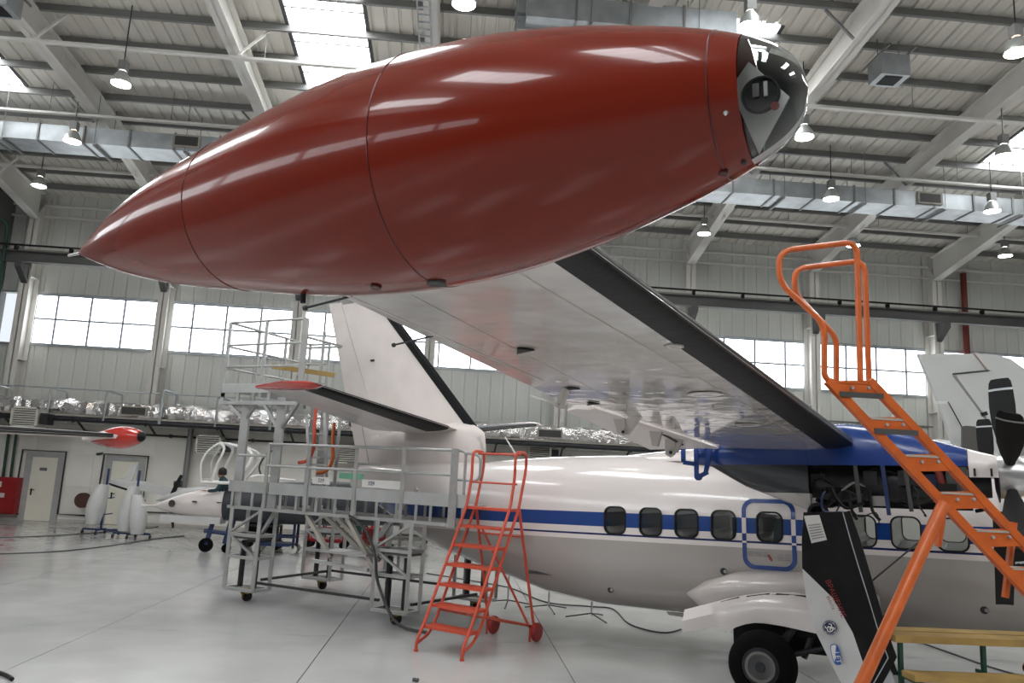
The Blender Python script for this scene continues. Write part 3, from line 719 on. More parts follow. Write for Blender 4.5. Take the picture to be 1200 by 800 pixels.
MB().tube([A(.85, 9.2, under(9.2, .85)-.001), A(.80, 3.0, under(3.0, .8)-.001)], .003, 4).build('panel_seam', m_wingpaint, ap)
# flap tracks
def track(b, arms, th=.04):
    mb = MB()
    for k, arm in enumerate(arms): mb.prism([Vector(p)+V(0, th*(.5+.6*k), 0) for p in arm], (0, -th, 0))
    return mb.build('flap_track', m_wingpaint, ap, 30)
tr = track(5.5, [[(-0.296,-5.5,2.775), (-0.181,-5.5,2.772), (-0.169,-5.5,2.576), (-0.195,-5.5,2.546), (-0.229,-5.5,2.558)], [(-0.121,-5.5,2.77), (-0.01,-5.5,2.748), (-0.162,-5.5,2.551), (-0.215,-5.5,2.571)]])
MB().cyl((-0.172,-5.56,2.566), (-0.218,-5.44,2.575), .012, 8).build('pivot_pin', m_dark, tr)
tr = track(4.6, [[(-0.266,-4.6,2.839), (-0.199,-4.6,2.83), (-0.194,-4.6,2.636), (-0.232,-4.6,2.516), (-0.277,-4.6,2.524), (-0.298,-4.6,2.638)]])
tr = track(3.9, [[(-0.389,-3.9,2.944), (-0.275,-3.9,2.925), (-0.306,-3.9,2.487), (-0.347,-3.9,2.456), (-0.395,-3.9,2.487)], [(-0.252,-3.9,2.877), (-0.141,-3.9,2.827), (-0.29,-3.9,2.502), (-0.354,-3.9,2.533)]])
MB().cyl((-0.324,-3.97,2.499), (-0.368,-3.83,2.506), .016, 10).build('pivot_pin', m_dark, tr)
tr = track(3.3, [[(-0.307,-3.3,2.834), (-0.222,-3.3,2.807), (-0.362,-3.3,2.65), (-0.422,-3.3,2.676)]])
MB().tube([(-0.251,-5.3,2.709), (-0.272,-4.5,2.652), (-0.293,-3.7,2.584)], .010, 6).build('flap_rod', m_dark, ap)
MB().tube([(-0.257,-5,2.751), (-0.255,-4.2,2.689), (-0.203,-3.5,2.628)], .010, 6).build('flap_rod', m_dark, ap)
# ---- tip tank
TK = [(0,.004),(.05,.041),(.12,.087),(.22,.136),(.34,.176),(.46,.212),(.58,.230),(.70,.222),(.80,.192),(.88,.153),(.93,.122),(.965,.093),(.985,.066),(.996,.036),(1,0)]
def tank_r(t):
    k = max(0, min(len(TK)-2, next((i for i in range(len(TK)-1) if t <= TK[i+1][0]), len(TK)-2)))
    def slope(i):
        if i == 0: return (TK[1][1]-TK[0][1])/(TK[1][0]-TK[0][0])
        if i == len(TK)-1: return (TK[-1][1]-TK[-2][1])/(TK[-1][0]-TK[-2][0])*1.5
        return (TK[i+1][1]-TK[i-1][1])/(TK[i+1][0]-TK[i-1][0])
    (t0, r0), (t1, r1) = TK[k], TK[k+1]; h = t1-t0; u = (t-t0)/h; m0, m1 = slope(k)*h, slope(k+1)*h
    return max(0, (2*u**3-3*u*u+1)*r0+(u**3-2*u*u+u)*m0+(3*u*u-2*u**3)*r1+(u**3-u*u)*m1)
tank_rs = tank_r
TB = 9.70
def tank_pt(t, ang, off=0, b=TB):
    r_ = tank_rs(t)+off; a = -.18+1.92*t; c = 2.758+.029*t
    return A(a, b+r_*math.cos(ang), c+1.03*r_*math.sin(ang))
m_lampplate = mat('lamp_plate_grey', (.74, .73, .70), .5)
m_liner = mat('nose_liner_grey', (.16, .165, .165), .35)
m_seam = mat('seam_dark_red', (.07, .006, .004), .3)
def make_tank(parent, b=TB, sgn=1, red=m_red, detail=True):
    fl = lambda p: Vector((p.x, p.y*sgn, p.z))
    NT, N = 60, 64; CUTT = .953
    ts = [CUTT*k/NT for k in range(NT+1)]
    rings = [[fl(tank_pt(t, 2*math.pi*j/N, 0, b)) for j in range(N)] for t in ts]
    tk = MB().loft(rings, False).build('tip_tank', red, parent, 50)
    tn = [CUTT+.001+(1-CUTT-.001)*k/14 for k in range(15)]
    rings = [[fl(tank_pt(t, 2*math.pi*j/N, 0 if t < 1 else .001, b)) for j in range(N)] for t in tn]
    MB().loft(rings, False).build('glass_nose' if detail else 'nose_cap', m_glassclear if detail else m_black, tk, 50)
    if not detail: return tk
    for t in (.335, .628, .931):
        mb = MB(); mb.tube([tank_pt(t, 2*math.pi*j/96, .0, b) for j in range(96)], .0014, 6, True)
        mb.build('panel_seam', m_seam, tk)
    # bulkhead, landing lamp and modelled window glints inside the clear nose
    rr = tank_rs(CUTT)
    a0 = -.18+1.92*CUTT; c0 = 2.758+.029*CUTT
    MB().lathe(A(a0-.07, b, c0), (1,0,0), [(0, rr*1.2), (.004, rr*1.2)], 40).build('bulkhead', m_galv, tk)
    lx = Vector((1.666,-9.7,2.791))
    MB().prism([(1.626,-9.69,2.837), (1.646,-9.69,2.863), (1.709,-9.69,2.784), (1.657,-9.69,2.695), (1.625,-9.69,2.79)], (0, .004, 0)).build('lamp_plate', m_lampplate, tk, 0)
    MB().lathe(lx, (0,-1,0), [(-.002,.031),(.009,.031),(.009,.028),(.003,.026),(.002,0)], 28).build('landing_lamp', m_black, tk)
    MB().box(lx.x-.012, lx.x-.002, lx.y-.008, lx.y-.003, lx.z-.004, lx.z+.02).box(lx.x+.006, lx.x+.012, lx.y-.008, lx.y-.003, lx.z-.006, lx.z+.02).build('lamp_glints', m_steel, tk, 0)  # bright steel pieces imitating window reflections in the lamp bowl
    MB().cyl(Vector((1.687,-9.7,2.768)), Vector((1.689,-9.71,2.763)), .007, 12).build('warning_cap', m_redink, tk)
    MB().loft([[tank_pt(t, R(100+160*j/12), -.004, b) for j in range(13)] for t in tn], False, False).build('nose_liner', m_liner, tk)
    for ang in (math.pi/2, -math.pi/2):
        MB().sheet([[tank_pt(t, ang+s_*.10, .0015, b) for s_ in (-1, 0, 1)] for t in [CUTT+(.9995-CUTT)*k/12 for k in range(13)]], (0, .0, .0008)).build('nose_rim_highlight', m_spin, tk, 50)  # metal strips standing in for the bright reflection along the glass edge
    # filler, drains and screws
    for t, ang, r_, m_ in ((.632, -1.55, .02, m_grille), (.564, -1.437, .012, m_seam), (.943, -.548, .004, m_steel), (.93, -1.412, .008, m_seam), (.947, -1.42, .004, m_grille)):
        p = tank_pt(t, ang, -.004, b); q = tank_pt(t, ang, .003, b); d = (q-p).normalized()
        MB().lathe(p, d, [(0, r_*1.0), (.007, r_), (.009, r_*.8), (.008, r_*.55), (.008, .0)], 18).build('flush_cap', m_, tk)
    MB().cyl(tank_pt(.44, -1.62, -.005), tank_pt(.44, -1.62, .02), .006, 8).build('drain_stub', m_dark, tk)
    MB().cyl(A(-.23, b, 2.757), A(-.16, b, 2.758), .004, 6).build('tail_spike', m_steel, tk)
    return tk
make_tank(ap)
MB().loft([[A(a, 9.45, cz(9.45)-.05+h) for a, h in ((.1,0),(1.05,-.02),(1.1,.04),(.6,.12),(.1,.06))], [A(a, 9.62, cz(9.6)-.05+h) for a, h in ((-.02,0),(1.2,-.05),(1.25,.04),(.6,.16),(-.02,.06))]]).build('tank_fairing', m_wingpaint, ap)
# ---- fin, rudder, tailplane
def lerp(a, b, t): return a+(b-a)*t
def fin_le(c): return -4.80-.893*(c-3.06)
def hinge_a(c): return -6.64-.44*(c-2.6)
def rud_te(c): return -7.26-.313*(c-2.4)
rows = []
for c in [2.3, 2.7, 3.06, 3.6, 4.2, 4.8, 5.45]:
    l = fin_le(max(c, 3.06)); h = hinge_a(c); tk = .15 if c < 3 else lerp(.12, .06, (c-3)/2.5)
    rows.append([A(l, 0, c), A(lerp(l,h,.05), tk*.45, c), A(lerp(l,h,.3), tk, c), A(lerp(l,h,.7), tk*.9, c), A(h, tk*.6, c), A(h, -tk*.6, c), A(lerp(l,h,.7), -tk*.9, c), A(lerp(l,h,.3), -tk, c), A(lerp(l,h,.05), -tk*.45, c)])
MB().loft(rows).build('fin', m_tail, ap, 30)
rows = []
for c in [2.12, 2.8, 3.6, 4.4, 5.5]:
    h = hinge_a(c)-.012; t_ = rud_te(c); tk = lerp(.07, .03, (c-2)/3.5)
    rows.append([A(h, tk, c), A(lerp(h,t_,.5), tk*.7, c), A(t_, .012, c), A(t_, -.012, c), A(lerp(h,t_,.5), -tk*.7, c), A(h, -tk, c)])
rd = MB().loft(rows).build('rudder', m_tail, ap, 30)
MB().tube([A(rud_te(c)+.28, .055, c) for c in (2.3, 3.0, 3.7)], .006, 4).build('trim_tab_seam', m_greyink, rd)
MB().cyl(A(-7.0, .02, 4.35), A(-7.05, .13, 4.33), .02, 8).build('tab_actuator', m_dark, rd)
rows = []
for c in [3.12, 3.7, 4.3, 4.9, 5.42]:
    l = fin_le(c); rows.append([A(l-.17, .07, c), A(l-.05, .055, c), A(l+.012, 0, c), A(l-.05, -.055, c), A(l-.17, -.07, c)])
MB().loft(rows).build('fin_boot', m_boot, ap, 30)
# body of the fin root: bulged fairing where tailplane and fin meet
MB().loft([[A(a, w_*math.cos(t), cc+h*math.sin(t)) for t in [2*math.pi*k/20 for k in range(20)]] for a, w_, cc, h in ((-7.0,.08,2.7,.35),(-6.4,.17,2.72,.44),(-5.7,.24,2.75,.47),(-5.2,.25,2.76,.46),(-4.9,.2,2.74,.42),(-4.74,.12,2.72,.33),(-4.70,.04,2.7,.2))]).build('fin_root_fairing', m_tail, ap, 40)
MB().tube([A(-4.76, .1, 2.95), A(-4.7, .02, 2.72), A(-4.73, .1, 2.5)], .03, 8).build('root_fairing_light', m_glassclear, ap)
def tp_sec(b, sgn, x0=0., x1=1., off=0):
    t = abs(b)/3.3; l = lerp(-5.12, -5.36, t); ch = lerp(1.75, 1.08, t); c = lerp(3.05, 3.44, t); pts = []
    xs_ = [x0+(x1-x0)*k/8 for k in range(9)]
    f = lambda x: .6*(.11*(.2969*math.sqrt(x)-.126*x-.3516*x*x+.2843*x**3-.1036*x**4)*5)*ch
    return [A(l-ch*x, b*sgn, c+f(x)+off) for x in xs_[::-1]]+[A(l-ch*x, b*sgn, c-f(x)-off) for x in (xs_[1:] if x0 == 0 else xs_)]
for sgn in (1, -1):
    MB().loft([tp_sec(b, sgn, 0, .62) for b in (0, .8, 1.6, 2.4, 3.14)]).build('tailplane', m_tailpl if sgn > 0 else m_tail, ap, 30)
    MB().loft([tp_sec(b, sgn, .63, .99) for b in (.25, 1.2, 2.2, 3.14)]).build('elevator', m_tailpl if sgn > 0 else m_tail, ap, 30)
    MB().loft([tp_sec(b, sgn, 0, .995, o) for b, o in ((3.15, .004), (3.24, .014))]+[[lerp(p, A(-5.85, 3.44*sgn, 3.47), s_) for p in tp_sec(3.3, sgn, 0, .99, .012)] for s_ in (0, .3, .6, .85)]).build('tailplane_tip', m_redtip, ap, 30)
    MB().loft([tp_sec(b, sgn, 0, .28, .007) for b in (.35, 1.2, 2.2, 3.13)]).build('tailplane_boot', m_boot, ap, 30)
# ---- engine nacelles
NB = 2.41
def nac_ring(a, hw, lo, hi, n=2.6, N=28, sgn=1, half=False):
    out = []
    for j in range(N):
        t = 2*math.pi*(j+.5)/N; ct, st = math.cos(t), math.sin(t); r_ = (abs(ct)**n+abs(st)**n)**(-1/n)
        z = (lo+hi)/2+(hi-lo)/2*r_*st
        out.append(A(a, sgn*(NB+hw*r_*ct), z))
    return out
def half_shell(sts, sgn, m, name, parent, n=14):
    """upper cowl only: an arch of real thickness"""
    rows = []
    for a, hw, lo, hi in sts:
        rows.append([A(a, sgn*(NB+hw*abs(math.cos(t))**.62*(1 if math.cos(t) > 0 else -1)), lo+(hi-lo)*math.sin(t)**.75) for t in [math.pi*k/n for k in range(n+1)]])
    mb = MB(); mb.loft(rows, False, False)
    mb.loft([[lerp(p, A(a, sgn*NB, lo+(hi-lo)*.3), .05) for p in r_] for r_, (a, hw, lo, hi) in zip(rows, sts)], False, False)
    return mb.build(name, m, parent, 40)
def make_prop(parent, sgn, a=2.36, c=2.36, phase=-3, rad=.97):
    hub = A(a, sgn*NB, c)
    sp = MB().lathe(hub+V(-.10,0,0), (1,0,0), [(0,.20),(.06,.205),(.16,.19),(.26,.14),(.33,.08),(.37,.03),(.38,0)], 28).build('spinner', m_spin, parent)
    for k in range(5):
        t = R(phase+72*k); u = Vector((0, -math.sin(t)*sgn, math.cos(t))); v = Vector((1,0,0)).cross(u)
        rows = []
        for s_, ch, tw in ((.16,.07,88),(.24,.09,86),(.36,.15,82),(.52,.205,78),(.70,.22,75),(.86,.21,73),(.95,.19,72),(.985,.15,72)):
            d = (v*math.cos(R(tw))+Vector((1,0,0))*math.sin(R(tw))); nn = d.cross(u)
            th = .022*(1.1-s_*.7); cen = hub+u*rad*s_
            rows.append([cen+d*ch*(-.5), cen+d*ch*(-.2)+nn*th, cen+d*ch*.2+nn*th*.8, cen+d*ch*.5, cen+d*ch*.2-nn*th*.5, cen+d*ch*(-.2)-nn*th*.5])
        bl = MB().loft(rows).build('propeller_blade', m_black, parent, 50)
        q = rows[5]; q2 = [lerp(p, p2, .25) for p, p2 in zip(rows[5], rows[6])]
        cen = hub+u*rad*.88
        MB().loft([[c_+(p-c_)*1.03 for p in r_] for r_, c_ in ((rows[5], hub+u*rad*.86), (q2, hub+u*rad*.8825))]).build('tip_stripe', m_galv, bl, 0)
def make_nacelle(parent, sgn, detail=True):
    MB().loft([nac_ring(a, hw, lo, hi, 2.4, 28, sgn) for a, hw, lo, hi in ((-.50,.12,2.44,2.64),(-.35,.18,2.42,2.72),(-.2,.23,2.33,2.76),(0,.28,2.22,2.8),(.35,.30,2.09,2.84),(.66,.305,1.985,2.86))]).build('nacelle', m_nac, parent, 40)
    half_shell([(.665,.305,2.44,2.86),(1.0,.305,2.44,2.86),(1.35,.30,2.44,2.82),(1.7,.285,2.43,2.72),(2.03,.265,2.41,2.61)], sgn, m_nac, 'upper_cowl', parent)
    fc = half_shell([(2.035,.265,2.34,2.61),(2.15,.255,2.34,2.575),(2.265,.245,2.34,2.545)], sgn, m_white, 'front_cowl', parent)
    for a in (2.08, 2.21):
        MB().bar(A(a, sgn*(NB+.262), 2.42), A(a, sgn*(NB+.262), 2.35), .018, .012, (0,1,0)).build('cowl_latch', m_dark, fc, 0)
    MB().lathe(A(2.24, sgn*NB, 2.33), (1,0,0), [(0,.10),(.02,.21),(.03,.21),(.03,.10)], 28).build('nose_ring', m_dark, parent)
    MB().lathe(A(.66, sgn*NB, 2.28), (1,0,0), [(0,.16),(.3,.19),(.6,.17),(.9,.2),(1.2,.15),(1.55,.12)], 20).build('engine_core', m_dark, parent)
    make_prop(parent, sgn, 2.36, 2.36, -14 if sgn > 0 else 6)
make_nacelle(ap, 1); make_nacelle(ap, -1)
rnd = random.Random(5)
eng_mats = [m_dark, m_black, m_grille, m_steel, m_bluesteel, m_black, m_dark, m_black]
MB().box(.68, 2.05, -NB+.02, -NB+.06, 2.04, 2.44).build('engine_bay_dark_backing', m_black, ap, 0)  # black backing sheet, added to keep the open bay dark and closed off
for k in range(34):
    a = rnd.uniform(.72, 2.05); b = NB+rnd.uniform(.05, .27); c = rnd.uniform(2.08, 2.40)
    if k % 3 == 0:
        MB().box(a-.07*rnd.uniform(.5,1.4), a+.07*rnd.uniform(.5,1.4), -b-.05, -b+.05, c-.06*rnd.uniform(.5,1.3), c+.06).build('accessory_box', eng_mats[k % 8], ap, 0)
    else:
        pts = [A(a, b, c)]
        for j in range(4): pts.append(pts[-1]+V(rnd.uniform(-.16,.16), rnd.uniform(-.05,.05), rnd.uniform(-.13,.08)))
        pts = [V(min(2.2, max(.7, p.x)), max(-NB-.3, min(-NB, p.y)), min(2.42, max(1.99, p.z))) for p in pts]
        MB().tube(smooth_path(pts, 4), rnd.choice((.008, .012, .018)), 6).build('engine_pipe', eng_mats[(k*5) % 8], ap)
for a, m_, lo in ((1.12, m_grille, 2.0), (1.55, m_grille, 2.02), (1.36, m_bluesteel, 1.98)):
    MB().bar(A(a-.03, NB+.28, 2.44), A(a, NB+.28, lo), .035, .03).build('engine_strut', m_, ap, 0)
for a0, a1 in ((1.02, 1.08), (1.2, 1.28)):
    MB().tube(smooth_path([A(a0, NB+.26, 2.2), A(a0+.02, NB+.28, 2.02), A(a1, NB+.27, 1.93)], 5), .016, 6).build('hanging_hose', m_black, ap)
MB().tube(smooth_path([A(1.0, NB+.28, 2.1), A(1.1, NB+.3, 1.96), A(1.25, NB+.28, 2.0), A(1.27, NB+.28, 1.86)], 5), .006, 6).build('hanging_wire', m_black, ap)
MB().cyl(A(1.83, NB+.24, 2.22), A(1.78, NB+.24, 2.43), .035, 10).build('red_bottle', m_redpipe, ap)
MB().box(1.85, 2.02, -NB-.27, -NB-.1, 2.2, 2.43).build('accessory_box', m_grille, ap)
MB().lathe(A(.72, NB+.2, 1.98), (.2,-1,0), [(0,.09),(.02,.1),(.1,.1),(.1,.07),(0,.07)], 20).build('exhaust_ring', m_dark, ap)
# blue frame behind the nacelle
mb = MB(); y0, y1 = NB+.12, NB+.26
for p, q in (((-.60,2.66),(-.60,2.46)),((-.60,2.46),(-.46,2.44)),((-.46,2.66),(-.46,2.30)),((-.60,2.66),(-.3,2.66)),((-.3,2.66),(-.36,2.36)),((-.46,2.30),(-.34,2.36))):
    mb.bar(A(p[0], y1, p[1]), A(q[0], y1, q[1]), .045, .03, (0,1,0))
mb.cyl(A(-.44, y1-.02, 2.31), A(-.44, y1+.02, 2.31), .04, 10)
mb.build('rear_frame', mat('nacelle_blue', (.008, .04, .20), .25, 0, .5), ap)
# ---- hanging cowl door with its markings
m_soot = mat('soot_black', (.008, .008, .008), .6, 0, 0, .3, 6, 0, 20, .2)
rowsL = [(0.63,-2.86,1.985), (0.604,-2.86,1.729), (0.593,-2.86,1.468), (0.619,-2.86,1.198), (0.689,-2.86,0.899), (0.803,-2.86,0.65), (0.889,-2.86,0.477), (0.98,-2.86,0.301)]
rowsM = [(0.634,-2.86,1.985), (0.608,-2.86,1.729), (0.6,-2.86,1.468), (0.86,-2.86,1.218), (1.013,-2.86,0.933), (1.086,-2.86,0.684), (1.083,-2.86,0.502), (1.037,-2.86,0.309)]
rowsR = [(0.981,-2.86,1.997), (1.035,-2.86,1.751), (1.094,-2.86,1.502), (1.159,-2.86,1.243), (1.227,-2.86,0.955), (1.291,-2.86,0.744), (1.16,-2.86,0.513), (1.065,-2.86,0.313)]
rowsE = [(1.041,-2.86,2.015), (1.115,-2.86,1.755), (1.173,-2.86,1.507), (1.23,-2.86,1.249), (1.297,-2.86,0.962), (1.36,-2.86,0.753), (1.244,-2.86,0.538), (1.122,-2.86,0.321)]
def bul(p, u): return Vector(p)+V(0, -.05*math.sin(math.pi*u), 0)
def doorgrid(Lr, Rr, u0, u1, n=6): return [[bul(Vector(l).lerp(Vector(r), k/n), u0+(u1-u0)*k/n) for k in range(n+1)] for l, r in zip(Lr, Rr)]
dk = MB().sheet(doorgrid(rowsM, rowsR, .5, .85), (0, .012, 0)).build('cowl_door', m_soot, ap, 30); dk['label'] = 'black and white engine cowl door hanging open'
MB().sheet(doorgrid(rowsL, rowsM, .05, .5), (0, .012, 0)).build('white_panel', m_fair, dk, 30)
MB().sheet(doorgrid(rowsR, rowsE, .85, .95, 2), (0, .03, 0)).build('door_edge', m_black, dk, 30)
MB().tube([bul(p, .85)+V(0,-.004,0) for p in rowsR], .005, 5).build('edge_strip', m_galv, dk)
dp = lambda p, o=.055: Vector(p)+V(0, -o, 0)
pl = MB().prism([dp((0.637,-2.86,1.953)), dp((0.776,-2.86,1.966)), dp((0.833,-2.86,1.74)), dp((0.695,-2.86,1.702))], (0, .004, 0)).build('placard', m_paper, dk, 0)
ln = MB()
for k in range(6):
    t = .36+.1*k; p = dp((0.637,-2.86,1.953), .058).lerp(dp((0.695,-2.86,1.702), .058), t); q = dp((0.776,-2.86,1.966), .058).lerp(dp((0.833,-2.86,1.74), .058), t)
    ln.bar(p.lerp(q, .1), p.lerp(q, .9), .008, .004, (0,1,0))
ln.build('placard_lines', m_greyink, dk, 0)
# roundel with the monogram, lying on its side as the door hangs
gc = dp((0.822,-2.86,0.958), .075); fx = ((0.851,-2.86,1.021)); gx = Vector((0.784,-2.86,1.022))-Vector((0.859,-2.86,0.894)); gx.y = 0; gx.normalize(); gz = gx.cross(Vector((0,1,0)))
MB().cyl(gc, gc+V(0,.02,0), .062, 32).build('roundel', m_navyink, dk)
mb = MB(); mb.tube([gc+V(0,-.002,0)+(gx*math.cos(t)+gz*math.sin(t))*.053 for t in [2*math.pi*k/32 for k in range(32)]], .0014, 5, True)
for k in range(4):
    t0 = R(90*k+20); c_ = gc+V(0,-.002,0)+(gx*math.cos(t0)+gz*math.sin(t0))*.048
    mb.tube([c_+(gx*math.cos(t)+gz*math.sin(t))*.008 for t in [t0+R(40)*j for j in range(-2, 3)]], .0025, 5)
mb.build('roundel_ring', m_whiteink, dk)
def script(pts, m=7): return smooth_path([gc+V(0,-.004,0)+gx*(x*.05)+gz*(y*.05) for x, y in pts], m)
mb = MB()
mb.tube(script([(-.05,.45),(-.3,.6),(-.62,.3),(-.6,-.2),(-.35,-.42),(-.12,-.1),(-.25,.1),(-.45,.02)]), .0048, 5)
mb.tube(script([(-.12,-.1),(-.15,-.5),(-.42,-.7),(-.6,-.55)]), .0048, 5)
mb.tube(script([(.55,.5),(.3,.62),(.1,.35),(.3,.08),(.05,-.1),(.12,-.5),(.42,-.55),(.62,-.25)]), .0048, 5)
mb.build('monogram', m_whiteink, dk)
# oval badge with three letters
bc = dp((0.866,-2.86,0.731), .085); bx = Vector((0.856,-2.86,0.823))-Vector((0.891,-2.86,0.653)); bx.y = 0; L_ = bx.length; bx.normalize(); bz = bx.cross(Vector((0,1,0)))
def badge(pts, off, m, name, th=.004): return MB().prism([bc+V(0, off, 0)+bx*x*L_/2+bz*y*L_/2 for x, y in pts], (0, th, 0)).build(name, m, dk, 0)
ov = [(math.copysign(abs(math.cos(t))**.55, math.cos(t)), .42*math.copysign(abs(math.sin(t))**.7, math.sin(t))) for t in [2*math.pi*k/36 for k in range(36)]]
badge([(x*1.04, y*1.08) for x, y in ov], .008, m_blueink, 'badge_rim'); badge([(x*.95, y*.9) for x, y in ov], .004, m_whiteink, 'badge_field')
badge([(x*.97, y*.95) for x, y in ov if y < .12-.35*x] , .0, m_blueink, 'badge_blue')
text_mesh('badge_letters', 'LET', L_*.36, m_whiteink, dk, bc+V(0,-.004,0)-bx*L_*.14-bz*L_*.05, -bx, -bz)
# red warning text running down the colour boundary
tx = Vector((0.984,-2.86,1.056))-Vector((0.847,-2.86,1.4)); tx.y = 0
text_mesh('warning_text', 'ВРАЩЕНИЕ', .062, m_redink, dk, dp((0.886,-2.86,1.22), .085), tx, Vector((0,1,0)).cross(tx)*-1)
text_mesh('warning_subtext', 'ВИНТА', .036, m_redink, dk, dp((0.84,-2.86,1.178), .085), tx, Vector((0,1,0)).cross(tx)*-1)
MB().sheet([[(1.154,-2.86,0.656), (1.282,-2.86,0.7), (1.333,-2.86,0.536)], [(1.057,-2.86,0.412), (1.197,-2.86,0.432), (1.347,-2.86,0.431)]], (0, .012, 0)).build('lower_flange', m_galv, ap, 0)
MB().tube(rounded([(1.155,-2.84,0.696), (1.209,-2.84,0.674), (1.302,-2.84,0.728), (1.343,-2.84,0.604)], .02), .022, 8).build('door_hinge_arm', m_black, ap)
MB().cyl((1.175,-2.8,1.374), (1.79,-2.6,1.93), .008, 6).build('door_stay', m_dark, ap)
# second, dark cowl door at the front
MB().sheet([[(2.189,-2.7,2.037), (2.273,-2.7,2.047), (2.349,-2.7,2.043)], [(2.174,-2.7,1.671), (2.257,-2.7,1.676), (2.332,-2.7,1.681)], [(2.154,-2.7,1.254), (2.224,-2.7,1.26), (2.286,-2.7,1.259)]], (0, .03, 0)).build('front_cowl_door', m_black, ap, 30)
# ---- landing gear sponson, gear door, wheel
def spon(a, b0, b1, lo, hi, n=3.0): 
    return [A(a, (b0+b1)/2+(b1-b0)/2*(abs(math.cos(t))**(2/n))*(1 if math.cos(t) > 0 else -1), (lo+hi)/2+(hi-lo)/2*(abs(math.sin(t))**(2/n))*(1 if math.sin(t) > 0 else -1)) for t in [2*math.pi*(k+.5)/24 for k in range(24)]]
MB().loft([spon(-1.08,.9,1.03,.89,.93,2), spon(-.85,.7,1.28,.74,1.08,2.4), spon(-.45,.6,1.48,.72,1.22), spon(0,.5,1.55,.80,1.26), (spon(.7,.5,1.58,.86,1.27)), spon(.95,.6,1.5,.86,1.2), spon(1.1,.85,1.2,.9,1.05)]).build('gear_sponson', mat('sponson_paint', (.50, .455, .435), .3, 0, .3, .05, 3), ap, 40)
gd_t = [(-0.905,-1.72,0.818), (-0.626,-1.72,0.909), (-0.335,-1.72,1.008), (-0.007,-1.72,1.081), (0.309,-1.72,1.107), (0.612,-1.72,1.079)]
gd_m = [(-0.933,-1.8,0.695), (-0.607,-1.8,0.8), (-0.32,-1.8,0.881), (0.004,-1.8,0.938), (0.316,-1.8,0.948), (0.614,-1.8,0.898)]
gd_b = [(-0.991,-1.78,0.556), (-0.713,-1.78,0.622), (-0.471,-1.78,0.692), (-0.445,-1.78,0.613), (-0.254,-1.78,0.723), (-0.069,-1.78,0.768), (0.173,-1.78,0.757), (0.602,-1.78,0.706)]
def resamp(L, xs_):
    L = [Vector(p) for p in L]; out = []
    for x in xs_:
        for p, q in zip(L, L[1:]):
            if p.x <= x <= q.x or q is L[-1] or x < p.x: out.append(p.lerp(q, (x-p.x)/(q.x-p.x))); break
    return out
xa = [Vector(gd_t[0]).x, -.9, -.75, -.6, -.5, -.42, -.3, -.2, -.1, 0, .1, .2, .3, .4, .55, .65]
gdr = MB().sheet([resamp(gd_t, xa), resamp(gd_m, xa), resamp(gd_b, xa)], (0, .02, 0)).build('gear_door', m_white, ap, 40)
for a0_, a1_ in ((-.50, -.27), (-.21, .06), (.11, .46)):
    tp = resamp(gd_t, [a0_, a1_])
    MB().prism([tp[0]+V(.02,-.012,-.006), tp[1]+V(0,-.012,-.006), tp[1]+V(-.02,-.012,-.05), tp[0]+V(0,-.012,-.045)], (0, .03, 0)).build('door_slot', m_black, gdr, 0)
MB().tube(smooth_path([Vector(p)+V(0,-.01,-.03) for p in gd_t], 4), .004, 5).build('door_cable', m_dark, gdr)
wc = A(-.02, 1.83, .345)
MB().lathe(wc+V(0,.15,0), (0,-1,0), [(0,.20),(.0,.27),(.03,.325),(.08,.352),(.15,.36),(.22,.352),(.27,.325),(.30,.27),(.30,.20)], 40, 0, False).build('tyre', m_tyre, ap, 40)
wh = MB().lathe(wc+V(0,-.10,0), (0,-1,0), [(0,.02),(0,.2),(.035,.195),(.04,.15),(.02,.12),(.02,.06),(.05,.05),(.05,.0)], 32).build('wheel_hub', m_dark, ap, 30)
MB().lathe(wc+V(0,-.14,0), (0,-1,0), [(0,.128),(.012,.128),(.012,.158),(0,.158)], 36).build('rim_ring', mat('rim_grey', (.16,.16,.155), .4, .3), wh)
for p, q, r_ in ((A(.0,1.62,.345), A(.42,1.45,.95), .055), (A(.35,1.5,.4), A(.55,1.4,.95), .035), (A(-.02,1.55,.345), A(-.02,1.8,.345), .05), (A(.0,1.6,.36), A(.62,1.5,.55), .03)):
    MB().cyl(p, q, r_, 10).build('gear_leg', m_dark, ap)
MB().sheet([[A(-.35,1.62,.78), A(.1,1.64,.86), A(.6,1.62,.84)], [A(-.3,1.35,.82), A(.1,1.35,.88), A(.6,1.35,.86)]], (0,0,.01)).build('wheel_well_panel', m_black, ap, 0)
MB().box(-.45, 1.2, -1.32, -1.27, .42, .9).box(.2, .9, -1.5, -1.27, .62, .85).build('gear_well_dark_panel', m_black, ap, 0)  # black panels added behind the wheel to darken the well
# nose gear
MB().lathe(A(4.0,.09,.22), (0,1,0), [(0,.1),(0,.19),(.04,.22),(.14,.22),(.18,.19),(.18,.1)], 24).build('nose_wheel', m_tyre, ap)
MB().cyl(A(4.0,0,.22), A(4.1,0,.8), .05, 10).build('nose_gear_leg', m_dark, ap)

